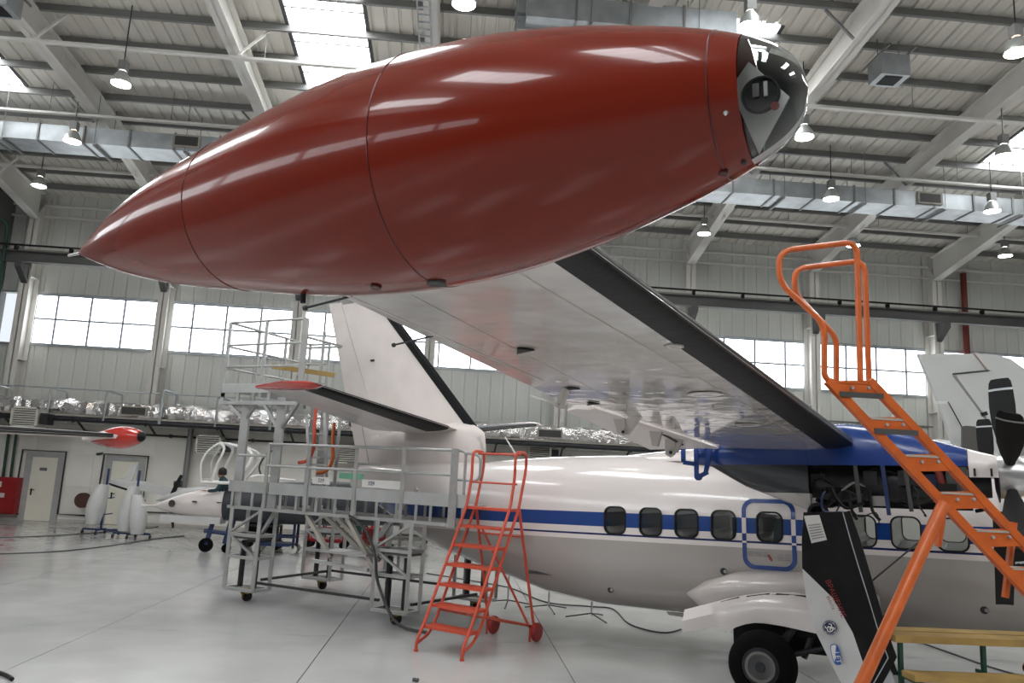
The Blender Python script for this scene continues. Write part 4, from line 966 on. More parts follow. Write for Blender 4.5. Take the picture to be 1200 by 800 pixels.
# ================================================================ OTHER AIRCRAFT
# neighbour at the left: only its outer left wing and tip tank reach into the hall we see
nb_m = plane_matrix(0, 0, PSI, TH)
tgt = Vector((-7.206,17.5,2.596)); base = tgt-nb_m @ A(.9, -9.7, 2.77)
nb = thing('parked_airplane', 'wing of another airplane at the far left with a bright red tip tank', 'airplane', matrix=plane_matrix(base.x, base.y, PSI, TH))
nb.location.z = base.z
make_wing(nb, -1, 4.2, 9.62, m_tail)
make_tank(nb, 9.7, -1, m_redtip, False)
MB().loft([[A(a, -9.45, cz(9.45)+h) for a, h in ((.0,-.07),(1.1,-.05),(1.15,.02),(.6,.09),(.0,.05))], [A(a, -9.72, cz(9.6)+h) for a, h in ((-.05,-.1),(1.45,-.06),(1.5,.0),(.6,.15),(-.05,.08))]]).build('tank_fairing', m_tail, nb, 30)
MB().lathe(A(.45, -9.6, 2.46), (0,.3,-1), [(0,.07),(.05,.07),(.06,.04),(.06,0)], 14).build('drain_cap', m_dark, nb)
# airplane at the right: fin, rudder and rear body, nose to the right
rt = thing('parked_airplane', 'white tail fin of an airplane parked behind the near engine at right', 'airplane', (12.5, 18, 0))
def fin3(name, pts, th, m, parent=rt, y=0):
    b_ = Vector((12.5, 18, 0)); mb = MB(); mb.prism([Vector(p)-b_+V(0, -th/2+y, 0) for p in pts], (0, th, 0)); return mb.build(name, m, parent, 30)
m_f3 = mat('far_fin_white', (.60, .61, .60), .45, 0, 0, .04, 1)
fin3('rudder', [(11.086,18,5.62), (12.479,18,5.706), (12.805,18,5.293), (11.908,18,5.156), (12.777,18,4.013), (13.138,18,3.562), (13.411,18,2.765), (12.13,18,2.701), (11.553,18,4.46)], .10, m_f3)
fin3('fin', [(12.523,18,5.708), (13.048,18,5.719), (13.416,18,5.636), (13.795,18,5.384), (15.069,18,4.18), (14.958,18,2.741), (13.454,18,2.767), (13.181,18,3.564), (12.82,18,4.015), (11.974,18,5.17), (12.85,18,5.306)], .16, m_f3)
fin3('horn_edge', [(12.48,18,5.727), (12.568,18,5.732), (12.895,18,5.33), (12.807,18,5.325)], .2, m_white)
fin3('hinge_fitting', [(12.576,18,4.27), (12.708,18,4.318), (12.746,18,4.238), (12.614,18,4.189)], .2, m_dark)
mb = MB(); mb.tube([Vector(p)-V(12.5,18.07,0) for p in ((11.769,18,4.493), (12.378,18,3.379))], .012, 5); mb.build('trim_tab_seam', m_dark, rt)
mb = MB(); mb.tube([Vector(p)-V(12.5,18.09,0) for p in ((11.909,18,5.177), (12.828,18,5.315))], .02, 5); mb.build('horn_gap', m_dark, rt)
fin3('tab_step', [(11.534,18,4.5), (11.77,18,4.513), (11.767,18,4.451), (11.552,18,4.439)], .11, m_whiteink)
MB().loft([[V(x, w_*math.cos(t), z+h*math.sin(t)) for t in [2*math.pi*k/20 for k in range(20)]] for x, w_, z, h in ((-.6,.1,2.3,.25),(.6,.5,2.1,.55),(2.0,.85,1.85,.85),(3.5,1.03,1.62,1.03),(7,1.03,1.6,1.03),(9,.8,1.5,.8))]).build('rear_fuselage', m_f3, rt)
MB().loft([[V(x, y_, z) for x, z in ((.5,3.35+d),(.9,3.42+d),(1.6,3.38+d),(.9,3.33+d))] for y_, d in ((-3.0,.4),(0,0),(3.0,.4))]).build('tailplane', m_f3, rt)
fin3('grey_paddle', [(11.729,18,3.864), (11.805,18,3.888), (12.104,18,3.884), (12.145,18,3.835), (12.118,18,3.305), (11.692,18,3.283)], .06, mat('paddle_grey', (.10, .095, .09), .6), rt, -.6)
# white jet with a pointed nose and open canopy behind the platform
jt = thing('jet_trainer', 'small white jet with pointed nose and pitot tube behind the platform', 'airplane', (-6, 20.5, 0))
j0 = V(-6, 20.5, 0)
MB().lathe(V(-7.38,20.5,1.04)-j0, (1,0,.09), [(0,.015),(.2,.10),(.45,.19),(.8,.29),(1.2,.37),(1.55,.41),(1.72,.415),(1.78,.37)], 28).build('nose_cone', m_white, jt, 40)
MB().cyl(V(-7.66,20.5,1.03)-j0, V(-7.3,20.5,1.05)-j0, .022, 8).build('pitot_tube', m_white, jt)
MB().lathe(V(-6.85,20.5-.27,1.13)-j0, (-.25,-1,0), [(0,.09),(.012,.09),(.012,.06),(.008,.055),(.008,0)], 20).build('nose_port', m_grille, jt)
for dx in (.75, 1.35): MB().box(-7.38+dx+.3+6, -7.38+dx+.4+6, -.43, -.30, 1.2, 1.225).build('slot', m_dark, jt, 0)
MB().box(-1.1, .35, -.25, .25, .68, .85).build('nose_gear_bay', m_fair, jt, 0)
MB().loft([[V(x, w_*math.cos(t), z+h*math.sin(t)) for t in [2*math.pi*k/20 for k in range(20)]] for x, w_, z, h in ((.36,.36,1.16,.36),(.42,.42,1.18,.42),(1.5,.5,1.25,.5),(3,.55,1.3,.55),(5,.5,1.35,.5),(6.5,.25,1.5,.3))]).build('fuselage', mat('jet_dark_grey', (.025, .028, .035), .5), jt)
def canopy(x0, x1, z0, h, name):
    for yy in (-.42, .42):
        pts = [V(x0, yy, z0), V(x0-.06, yy, z0+h*.45), V(x0+.08, yy*.9, z0+h*.8), V(x0+.30, yy*.6, z0+h), V(x0+.55, yy*.6, z0+h*.98)]
        MB().tube(smooth_path(pts, 5), .028, 6).build('canopy_frame', m_whiteink, jt)
        MB().tube(smooth_path([V(x0+.30, yy*.6, z0+h), V(x0+.45, yy*.9, z0+h*.85), V(x0+.32, yy, z0+h*.4), V(x0+.25, yy, z0)], 5), .035, 6).build('canopy_frame', m_whiteink, jt)
        MB().tube(smooth_path([V(x0+.55, yy*.6, z0+h*.98), V(x1-.1, yy*.8, z0+h*.85), V(x1, yy, z0+h*.6), V(x1-.3, yy, z0+.1)], 5), .045, 6).build('canopy_frame', m_whiteink, jt)
        MB().cyl(V(x0, yy, z0), V(x1-.3, yy, z0+.02), .04, 8).build('canopy_sill', m_whiteink, jt)
    MB().sheet([[V(x0-.02, y_, z0+.1), V(x0-.03, y_, z0+h*.45), V(x0+.1, y_*.9, z0+h*.8), V(x0+.3, y_*.6, z0+h*.97)] for y_ in (-.38, 0, .38)], (.008,0,0)).build('canopy_glass', m_glassdark, jt, 30)
canopy(-.16, .98, 1.68, .98, 'front')
MB().tube(smooth_path([V(1.0,-.4,1.86), V(1.3,-.4,1.92), V(1.7,-.4,1.86), V(2.1,-.4,1.84)], 4), .035, 6).build('cockpit_rim', m_whiteink, jt)
MB().tube(smooth_path([V(1.25,-.4,1.95), V(1.2,-.4,2.15), V(1.35,-.4,2.45), V(1.6,-.4,2.6)], 4), .02, 6).build('windscreen_frame', m_dark, jt)
for x, z, r_ in ((.05, .17, .17), (.55, .11, .11)):
    MB().lathe(V(x, -.25, z), (0,1,0), [(0,r_*.55),(0,r_*.9),(.03,r_),(.1,r_),(.13,r_*.9),(.13,r_*.55)], 20, 0, False).lathe(V(x, -.2, z), (0,1,0), [(0,r_*.6),(.05,r_*.6)], 16).build('wheel', m_tyre, jt)
for p, q, r_ in ((V(.05,-.18,.17), V(.15,0,.95), .06), (V(.5,-.1,.2), V(.62,0,1.0), .09), (V(-.05,-.1,.5), V(.55,-.1,.45), .05)):
    MB().cyl(p, q, r_, 8).build('gear_leg', m_bluesteel, jt)
# light propeller airplane behind
lp = thing('light_airplane', 'small white propeller airplane parked behind the fairing racks', 'airplane', (-8.0, 23.6, 0)); l0 = V(-8.0, 23.6, 0)
def lpt(L): return [Vector(p)-l0 for p in L]
MB().prism(lpt([(-9.833,23.6,1.435), (-8.978,23.6,1.283), (-8.05,23.6,1.135), (-7.921,23.6,1.262), (-8.928,23.6,1.455), (-9.775,23.6,1.534)]), (0,.6,.05)).build('wing', m_fair, lp, 0)
MB().prism([p+V(0,-.03,0) for p in lpt([(-9.803,23.6,1.388), (-9.111,23.6,1.205), (-9.119,23.6,1.265), (-9.811,23.6,1.448)])], (0,.04,0)).build('wing_boot', m_boot, lp, 0)
MB().prism(lpt([(-9.712,23.9,1.388), (-9.524,23.9,1.618), (-9.394,23.9,1.92), (-9.286,23.9,2.024), (-9.228,23.9,1.953), (-9.287,23.9,1.655), (-9.393,23.9,1.355)]), (0,.12,0)).build('fin', m_fair, lp, 0)
MB().loft([[p+V(0, w_*math.cos(t), h*math.sin(t)) for t in [2*math.pi*k/16 for k in range(16)]] for p, w_, h in zip(lpt([(-8.335,23.3,1.035), (-8.177,23.3,1.09), (-7.947,23.3,1.149), (-7.785,23.3,1.18), (-7.594,23.3,1.165), (-7.115,23.3,1.141), (-6.469,23.3,1.124)]), (.02,.08,.13,.16,.3,.4,.4), (.02,.08,.13,.16,.25,.35,.35))]).build('nose', m_fair, lp)
for L in ([(-7.963,23.2,1.174), (-7.84,23.2,1.133), (-7.774,23.2,1.374), (-7.655,23.2,1.762), (-7.729,23.2,1.783), (-7.841,23.2,1.538)], [(-7.885,23.2,0.728), (-7.792,23.2,0.733), (-7.729,23.2,0.312), (-7.773,23.2,0.287)]):
    MB().prism(lpt(L), (0,.05,0)).build('propeller_blade', m_black, lp, 0)
MB().cyl(V(.05,-.1,1.5), V(.25,-.1,1.52), .1, 10).build('engine_opening', m_dark, lp)
# ================================================================ PERSON IN THE COCKPIT
def skin_body(name, verts, edges, radii, m, sub=1):
    me = bpy.data.meshes.new(name); me.from_pydata([tuple(v) for v in verts], edges, [])
    o = bpy.data.objects.new(name+'_rig', me); COL.objects.link(o); md = o.modifiers.new('s', 'SKIN')
    for sv, r_ in zip(me.skin_vertices[0].data, radii): sv.radius = r_
    me.skin_vertices[0].data[0].use_root = True
    o.modifiers.new('u', 'SUBSURF').levels = sub
    dg = bpy.context.evaluated_depsgraph_get(); out = bpy.data.meshes.new_from_object(o.evaluated_get(dg))
    bpy.data.objects.remove(o); out.materials.clear(); out.materials.append(m); out.name = name; out.shade_smooth()
    return out
pr = thing('person', 'person with dark hair in dark teal clothes sitting in the open cockpit', 'person', (-5.7, 20.35, 1.3))
pv = [(0,0,.0),(.0,0,.22),(-.03,0,.42),(-.05,0,.52),(-.06,0,.60), (.03,-.2,.40),(-.08,-.27,.2),(-.3,-.22,.18), (.03,.2,.40),(-.08,.27,.2),(-.3,.22,.18), (-.25,-.1,-.02),(-.5,-.12,-.05),(-.25,.1,-.02),(-.5,.12,-.05)]
pe = [(0,1),(1,2),(2,3),(3,4),(2,5),(5,6),(6,7),(2,8),(8,9),(9,10),(0,11),(11,12),(0,13),(13,14)]
prr = [(.14,.17),(.13,.16),(.12,.15),(.055,.055),(.06,.06),(.06,.06),(.05,.05),(.04,.04),(.06,.06),(.05,.05),(.04,.04),(.085,.085),(.07,.07),(.085,.085),(.07,.07)]
link('body', skin_body('body', pv, pe, prr, m_cloth), pr)
hd = MB().lathe(V(-.07,0,.50), (0,0,1), [(0,.045),(.02,.06),(.06,.082),(.11,.092),(.16,.09),(.20,.075),(.235,.04),(.245,0)], 16).add([(-.155,-.02,.60),(-.155,.02,.60),(-.185,0,.595),(-.155,0,.64)], [(0,1,2),(1,3,2),(3,0,2),(0,3,1)]).build('head', m_skin, pr)
MB().lathe(V(-.05,0,.60), (0,0,1), [(-.02,.10),(.04,.107),(.1,.10),(.14,.075),(.165,.03),(.17,0)], 16).build('hair', m_hair, hd)
for sy in (-1, 1):
    hm = MB(); hm.box(-.41,-.33, sy*.2-.03, sy*.2+.03, .165,.195)
    for k in range(4): hm.tube([(-.40, sy*.2-.024+k*.016, .18),(-.45, sy*.2-.026+k*.017, .178),(-.475+.008*abs(k-1.5), sy*.2-.027+k*.018, .165)], [.009,.008,.006], 6)
    hm.tube([(-.36, sy*.2-sy*.03, .18),(-.39, sy*.2-sy*.06, .175),(-.41, sy*.2-sy*.065, .17)], [.01,.009,.007], 6); hm.build('hand', m_skin, pr)
# ================================================================ DOCKING PLATFORM
P0 = V(-3.25, 13.29, 0); E1 = V(.86, -.51, 0); E2 = V(.51, .86, 0)
pf = thing('docking_platform', 'tall aluminium maintenance platform on casters standing round the white tail', 'platform', P0)
def Pp(s, t, z): return E1*s+E2*t+V(0,0,z)
def pbar(name, L, w_=.045, m=m_alu, h=None):
    for p, q in L: MB().bar(Pp(*p), Pp(*q), w_, h).build(name, m, pf, 0)
def ptube(name, L, r_=.022, m=m_alu):
    for path in L: MB().tube(rounded([Pp(*p) for p in path], .1), r_, 8).build(name, m, pf)
for s, w_, d in ((-.06, .62, .62), (2.86, .60, .6)):
    for t in (0., 1.86):
        if s > 0 and t > 0: s2 = 3.15
        else: s2 = s
        x0, x1, y0, y1 = s2-w_/2+.0, s2+w_/2, t-.02, t+d*.55
        for a, b in ((x0,y0),(x1,y0),(x1,y1),(x0,y1)):
            pbar('tower_post', [((a,b,.22),(a,b,1.48))], .055)
        for z in (.2, .7, 1.05): pbar('tower_brace', [((x0,y0,z),(x1,y0,z)),((x1,y0,z),(x1,y1,z)),((x1,y1,z),(x0,y1,z)),((x0,y1,z),(x0,y0,z))], .045)
        pbar('tower_brace', [((x0,y0,1.05),(x1,y0,.7)),((x1,y0,1.45),(x0,y0,1.08))], .035)
        mb = MB(); mb.add([Pp(x0,y0,1.02), Pp(x1,y0,1.02), Pp(x1,y1,1.02), Pp(x0,y1,1.02), Pp(x0,y0,.99), Pp(x1,y0,.99), Pp(x1,y1,.99), Pp(x0,y1,.99)], [(0,1,2,3),(7,6,5,4),(0,4,5,1),(1,5,6,2),(2,6,7,3),(3,7,4,0)])
        mb.build('ballast_tray', m_grille, pf, 0)
        mid = Pp((x0+x1)/2, (y0+y1)/2, 0)
        jk = MB()
        for dx in (-.15, .15): jk.cyl(mid+E1*dx+V(0,0,.22), mid+E1*dx+V(0,0,.95), .045, 8)
        jk.build('jack_post', m_dark, pf)
        cs = MB().bar(mid+V(0,0,.2), mid+V(0,0,.12), .14, .12).bar(mid+E2*.06+V(0,0,.2), mid+E2*.06+V(0,0,.06), .02, .1).bar(mid-E2*.06+V(0,0,.2), mid-E2*.06+V(0,0,.06), .02, .1).build('caster', m_yellow, pf, 0)
        MB().lathe(mid-E2*.035+V(.02,0,.085), E2, [(0,.03),(0,.08),(.01,.085),(.06,.085),(.07,.08),(.07,.03)], 18).build('wheel', m_black, cs)
pbar('tie_bar', [((.2,.1,.32),(2.6,.1,.32)),((.2,.2,.36),(.2,1.9,.36)),((.2,1.95,.36),(3.0,1.95,.36)),((3.1,.2,.3),(3.3,1.8,.3))], .04, m_pipe)
# main deck: lower chord, verticals, kick boards, floor, rails
for t in (0., .78): pbar('lower_chord', [((-.5,t,1.48),(4.05,t,1.48))], .05)
for k, s in enumerate((-.42,-.25,.02,.3,.62,.95,1.35,1.72,2.1,2.5,2.86,3.2,3.45,3.85)):
    pbar('deck_upright', [((s,0,1.5),(s,0,1.74)),((s,.78,1.5),(s,.78,1.74))], .04)
kb = MB()
for s0, s1 in ((-.5,.36),(.38,1.14),(1.16,2.06),(2.08,2.94),(2.96,4.05)):
    MB().bar(Pp(s0,-.02,1.82), Pp(s1,-.02,1.82), .015, .18).build('kick_board', m_aludeck, pf, 0)
for s0 in range(9):
    MB().bar(Pp(-.5+s0*.505,.38,1.75), Pp(.0+s0*.505,.38,1.75), .78, .03).build('deck_plate', m_aludeck, pf, 0)
for s in (.3, 1.15, 2.08, 2.95, 3.82): pbar('rail_post', [((s,-.03,1.5),(s,-.03,2.54))], .05)
ptube('guard_rail', [((.3,-.03,2.53),(3.82,-.03,2.53)), ((.3,-.03,2.18),(3.82,-.03,2.18)), ((-.35,-.03,2.33),(.3,-.03,2.33))])
ptube('end_rail', [((3.82,-.03,2.53),(3.98,.0,2.53),(3.98,.0,1.5)), ((3.98,0,2.5),(4.2,.05,2.48),(4.2,.05,2.12),(3.82,0,2.12))])
pbar('end_post', [((3.82,-.03,1.45),(3.82,-.03,2.55))], .11)
pbar('mid_rail', [((.5,.7,2.35),(1.15,.7,2.35)),((1.35,.7,2.28),(2.0,.7,2.28))], .04)
pbar('cross_brace', [((2.4,.3,1.2),(3.0,.3,1.95)),((.35,.2,1.45),(.1,.2,1.06)),((2.2,.3,.95),(2.5,.3,1.4))], .05)
# lower step hanging under the deck
pbar('step_stringer', [((1.15,.05,1.45),(1.75,-.02,.86)),((1.95,.05,1.45),(2.55,-.02,.78)),((1.2,.4,1.45),(2.3,.3,.82)),((1.55,.3,1.42),(2.45,.25,.86))], .06, m_tan)
mb = MB(); mb.add([Pp(s,t,z) for z in (.93,.96) for s,t in ((1.6,-.1),(2.45,-.1),(2.45,.35),(1.6,.35))], [(3,2,1,0),(4,5,6,7),(0,1,5,4),(1,2,6,5),(2,3,7,6),(3,0,4,7)]); mb.build('step_plate', m_aludeck, pf, 0)
pbar('step_bar', [((1.5,-.15,.80),(2.55,-.15,.76))], .05)
for s in (1.85, 2.1, 2.35): pbar('step_hanger', [((s,.9,1.45),(s,.9,.55))], .045)
# columns to the upper deck
for s, t in ((-.42,.1),(.36,.1),(.62,.9),(-.42,1.8)): pbar('main_column', [((s,t,1.48),(s,t,3.3))], .13 if t < 1 else .1)
for s in (.0,): pbar('rear_column', [((.95,.9,1.5),(.95,.9,3.3))], .05)
mb = MB(); mb.add([Pp(s,t,z) for z in (3.40,3.45) for s,t in ((-.92,0),(.82,0),(.82,1.0),(-.92,1.0))], [(3,2,1,0),(4,5,6,7),(0,1,5,4),(1,2,6,5),(2,3,7,6),(3,0,4,7)]); mb.build('upper_deck', m_aludeck, pf, 0)
mb = MB(); mb.add([Pp(s,t,z) for z in (3.40,3.45) for s,t in ((-.92,1.0),(-.4,1.0),(-.4,2.1),(-.92,2.1))], [(3,2,1,0),(4,5,6,7),(0,1,5,4),(1,2,6,5),(2,3,7,6),(3,0,4,7)]); mb.build('upper_deck', m_aludeck, pf, 0)
pbar('upper_kick_board', [((-.92,-.02,3.45),(.82,-.02,3.45))], .02, m_aludeck, .16)
pbar('upper_chord', [((-.92,0,3.2),(.8,0,3.2)),((-.92,0,3.2),(-.92,2.1,3.2))], .06)
for s in (-.9,-.55,-.2,.15,.5,.8): pbar('upper_strut', [((s,0,3.2),(s,0,3.42))], .05)
pbar('knee_brace', [((-.42,.1,2.9),(-.75,.0,3.2)),((-.42,.1,2.9),(-.1,.0,3.2)),((.36,.1,2.75),(.8,0,3.2)),((.36,.1,2.75),(.05,0,3.2))], .05)
for s, t, z in ((-.9,0,4.6),(-.05,0,4.6),(-.9,.7,4.58),(-.9,1.4,4.58),(-.9,2.08,4.56),(-.42,2.08,4.6),(-.1,1.0,4.58),(.35,1.0,4.58)): pbar('upper_post', [((s,t,3.3),(s,t,z))], .05)
pbar('upper_post', [((.8,0,3.25),(.8,0,4.6))], .09)
ptube('upper_rail', [((-.9,0,4.6),(.8,0,4.6)), ((-.9,0,4.6),(-.9,2.08,4.57),(-.4,2.08,4.57)), ((.8,0,4.3),(.8,1.0,4.3),(-.1,1.0,4.3))])
ptube('upper_mid_rail', [((-.9,0,4.2),(.8,0,4.2)), ((-.9,0,3.82),(.8,0,3.82)), ((-.9,0,4.18),(-.9,2.08,4.18),(-.42,2.08,4.18)), ((-.9,0,3.8),(-.9,2.08,3.8),(-.42,2.08,3.8))], .02)
pbar('toe_board', [((-.05,.2,3.85),(.75,.9,3.78))], .03, m_wood, .08)
# ladder between the decks
pbar('ladder_rail', [((.95,.3,1.8),(.72,.3,3.1)),((1.3,.3,1.8),(1.1,.3,3.1))], .045)
for k in range(5): pbar('ladder_rung', [((.93-.05*k,.3,1.98+.25*k),(1.28-.045*k,.3,1.98+.25*k))], .03)
for p, lab in (((1.42,-.01,1.99), 'first'), ((2.38,-.01,1.99), 'second')):
    mb = MB(); c_ = Pp(*p); mb.bar(c_-E1*.17, c_+E1*.17, .012, .11); sg = mb.build('number_plate', m_paper, pf, 0)
    text_mesh('plate_number', '329', .085, m_navyink, sg, c_-E2*.008, E1, (0,0,1))
mb = MB(); c_ = Pp(2.75,-.01,1.99); mb.bar(c_-E1*.2, c_+E1*.2, .012, .12); mb.build('blank_plate', m_paper, pf, 0)
mb = MB(); c_ = Pp(1.75,.3,2.08); mb.bar(c_-E1*.22, c_+E1*.22, .05, .09); mb.build('green_tube_light', mat('pale_green_plastic', (.25, .62, .42), .4), pf, 0)
for k, (s, z0, z1) in enumerate(((1.4, 2.9, 2.15), (1.0, 3.15, 2.3))):
    mb = MB(); mb.tube(smooth_path([Pp(s,.2,z0), Pp(s+.02,.18,lerp(z0,z1,.35)), Pp(s+.05,.18,lerp(z0,z1,.75)), Pp(s-.05,.18,z1), Pp(s-.25,.2,z1-.05)], 5), .028, 8)
    o = mb.build('orange_hose', m_orange if k == 0 else m_redladder); o.location = P0; tag(o, ('thick orange air hose hanging beside the platform ladder', 'thin red air hose hanging left of the platform ladder')[k], 'hose')
mb = MB(); mb.tube(smooth_path([Pp(2.05,-.05,1.5), Pp(2.4,-.08,1.3), Pp(2.62,-.1,.95), Pp(2.7,-.1,.6), Pp(3.1,-.15,.1), Pp(3.6,-.1,.02)], 6), .022, 8)
o = mb.build('air_hose', m_pipe); o.location = P0; tag(o, 'black hose drooping from the platform deck to the floor', 'hose')
# ================================================================ RED STEP LADDER
la = V(-.32, 10.29, 0); W_ = V(.8, -.6, 0); D_ = V(.6, .8, 0)
ld = thing('step_ladder', 'red tubular wheeled step ladder standing on the floor beside the fuselage', 'ladder', la)
def lp_(w_, u_, z): return W_*w_+D_*u_+V(0,0,z)
for w_ in (0, .71):
    path = [(0,0),(0,.12),(.14,.34),(.9,1.78),(.98,2.15),(.98,2.53),(1.26,2.53),(1.26,2.3),(1.12,1.78),(.36,.32),(.22,.17),(.02,.1)]
    MB().tube(rounded([lp_(w_, a, b) for a, b in path], .09), .02, 8).build('side_rail', m_redladder, ld)
    MB().cyl(lp_(w_, 0, 0), lp_(w_, 0, .03), .028, 10).build('foot', m_redladder, ld)
for k in range(7):
    z = .30+.245*k; u_ = .14+.76*(z-.34)/1.44
    a, b = lp_(0, u_, z), lp_(.71, u_, z)
    MB().add([p+V(0,0,dz) for dz in (-.035, 0) for p in (a, b, b+D_*.24, a+D_*.24)], [(3,2,1,0),(4,5,6,7),(0,1,5,4),(1,2,6,5),(2,3,7,6),(3,0,4,7)]).build('step', m_redladder, ld, 0)
for w_ in (0, .71):
    MB().tube([lp_(w_, 1.12, 1.8), lp_(w_+.05*(w_ > 0), 1.6, .12)], .02, 8).build('rear_leg', m_redladder, ld)
    MB().cyl(lp_(w_, .42, .46), lp_(w_, 1.6, .2), .017, 8).build('base_bar', m_redladder, ld)
    MB().lathe(lp_(w_+.03, 1.64, .125), W_, [(0,.02),(0,.115),(.015,.125),(.045,.125),(.06,.115),(.06,.02)], 20).build('wheel', m_cab, ld)
    MB().bar(lp_(w_, 1.56, .2), lp_(w_, 1.56, 0), .03).build('rear_foot', m_redladder, ld, 0)
MB().cyl(lp_(0, 1.6, .2), lp_(.71, 1.6, .2), .018, 8).cyl(lp_(0, 1.05, .32), lp_(.71, 1.05, .32), .015, 8).build('axle_bar', m_redladder, ld)
MB().cyl(lp_(.05, 1.2, 1.5), lp_(.71, 1.58, .15), .017, 8).build('cross_brace', m_redladder, ld)
MB().cyl(lp_(0, 1.25, 1.4), lp_(.71, 1.25, 1.4), .015, 8).build('cross_bar', m_redladder, ld)
MB().cyl(lp_(0, 1.12, 2.5), lp_(.71, 1.12, 2.5), .017, 8).cyl(lp_(-.03, 1.0, 2.1), lp_(.74, 1.0, 2.1), .013, 8).build('top_bar', m_redladder, ld)
# ================================================================ ORANGE PLATFORM STAIR
S0 = V(3.4, 5.2, 0)
st = thing('boarding_stair', 'tall orange steel stair with looped hand rails in the right foreground', 'stairs', S0)
def sp_(p, dy=0): return Vector(p)-S0+V(0,dy,0)
A0, A1 = Vector((2.548,5.2,2.962)), Vector((3.401,5.2,2.11)); dA = (A1-A0); A2 = A0+dA*2.52
B0 = Vector((2.843,5.2,2.979)); B2 = B0+dA*2.52
for nm, p, q in (('near_stringer', A0, A2), ('far_stringer', B0, B2)):
    MB().bar(p-S0, q-S0, .055, .05, (0,1,0)).build('stringer', m_orange, st, 0)
step = dA/3.55
for k in range(9):
    a = A0+step*k+V(.02,0,-.0); b = B0+step*k-V(.01,0,0)
    pl = MB().prism([a-S0+V(0,-.02,.0), b-S0+V(0,-.02,.0), b-S0+V(.10,-.02,-.11), a-S0+V(.10,-.02,-.11)], (0,.02,0)).build('riser_plate', m_orange, st, 0)
    MB().box(a.x-S0.x+.03, b.x-S0.x+.0, -.025, .10, a.z-.012, a.z+.003).build('tread', m_tan if k else m_orange, st, 0)
    bl = MB()
    for f in (.38, .82): bl.cyl(a.lerp(b, f)-S0+V(.04,-.035,-.05), a.lerp(b, f)-S0+V(.04,-.015,-.05), .011, 8)
    bl.build('bolt', m_galv, pl)
for k in (0, 1): MB().box(A0.x-S0.x+.07+step.x*k, B0.x-S0.x+.085+step.x*k, -.035, -.021, A0.z-.108+step.z*k, A0.z-.072+step.z*k).build('grip_strip', m_grille, st, 0)
for y_, pts in ((5.2, [(2.561,5.2,2.957), (2.525,5.2,2.996), (2.532,5.2,3.365), (2.208,5.2,3.639), (2.21,5.2,3.869), (2.783,5.2,3.98), (2.783,5.2,2.94)]), (5.5, [(2.76,5.5,3.01), (2.767,5.5,3.328), (2.678,5.5,3.426), (2.452,5.5,3.645), (2.455,5.5,3.835), (3,5.5,3.94), (3.01,5.5,2.924)])):
    MB().tube(rounded([sp_(p) for p in pts], .10, 5), .021, 10).build('hand_rail', m_orange, st)
J = Vector((3.285,5.1,2.166)); G = Vector((2.581,4.9,1.061)); d = (G-J); G2 = J+d*(J.z/(J.z-G.z))
MB().cyl(J-S0, G2-S0, .042, 12).build('strut', m_orange, st)
MB().cyl(Vector((3.606,5.6,2.138))-S0, Vector((3.547,5.6,1.855))-S0, .026, 10).build('pivot_link', m_orange, st)
for p in (G2,): MB().cyl(p-S0-V(0,0,0), p-S0+V(0,0,.05), .06, 12).build('foot', m_black, st)
for p in (A2, B2): 
    e = p+V(.0,0,0); MB().bar(p-S0, V(p.x-S0.x+.3, 0, 0), .055, .05, (0,1,0)).build('lower_leg', m_orange, st, 0)
MB().cyl(Vector((3.917,5.3,2.06))-S0, Vector((3.824,5.3,1.553))-S0, .024, 8).build('grab_handle', m_orange, st)
# ================================================================ WOODEN WORK BENCH
B_ = V(4.6, 7.0, 0)
be = thing('work_bench', 'two level wooden plank work stand with thin dark green legs', 'bench', B_)
t0, t1 = Vector((4.028,7,0.985)), Vector((5.198,7,0.873)); dx = (t1-t0).normalized(); tz = t0.z
L1_ = 2.2
def bb(u_, v, z): return V(t0.x-B_.x+u_, v, z)
MB().box(t0.x-B_.x-.03, t0.x-B_.x+L1_, -.02, .20, tz-.06, tz).build('top_plank', m_wood, be, 0)
MB().box(t0.x-B_.x-.0, t0.x-B_.x+L1_, .215, .42, tz-.055, tz+.004).build('top_plank', m_wood, be, 0)
lz = (3.864,6.8,0.711)[2]; 
MB().box(t0.x-B_.x-.02, t0.x-B_.x+L1_, -.28, -.08, lz-.05, lz).build('lower_plank', m_wood, be, 0)
for u_, v in ((.03,.02),(.1,.34),(.8,.02),(1.6,.02),(2.1,.34)):
    MB().bar(bb(u_, v, 0), bb(u_, v, tz-.06), .035).build('leg', m_green, be, 0)
for u_ in (.05, .95, 1.9): MB().bar(bb(u_, -.25, 0), bb(u_, -.25, lz-.05), .035).bar(bb(u_, -.25, lz-.07), bb(u_, .34, lz-.07), .03).build('lower_leg', m_green, be, 0)
for k, (x, z) in enumerate(((5.17, lz+.055), (5.12, lz+.055))):
    yy = 6.78+.1*k-.0
    g = MB().lathe((0,0,0), (1,.15,0), [(0,.0),(0,.04),(.012,.052),(.16,.052),(.17,.045),(.17,0)], 16).build('red_canister', m_cab); g.location = (x, yy, z)
    MB().lathe((-.004,0,0), (1,.15,0), [(0,.0),(0,.03),(.006,.03)], 14).build('dark_cap', m_black, g)
    tag(g, ('front red canister lying on the lower plank of the work bench', 'rear red canister lying on the lower plank of the work bench')[k], 'canister')
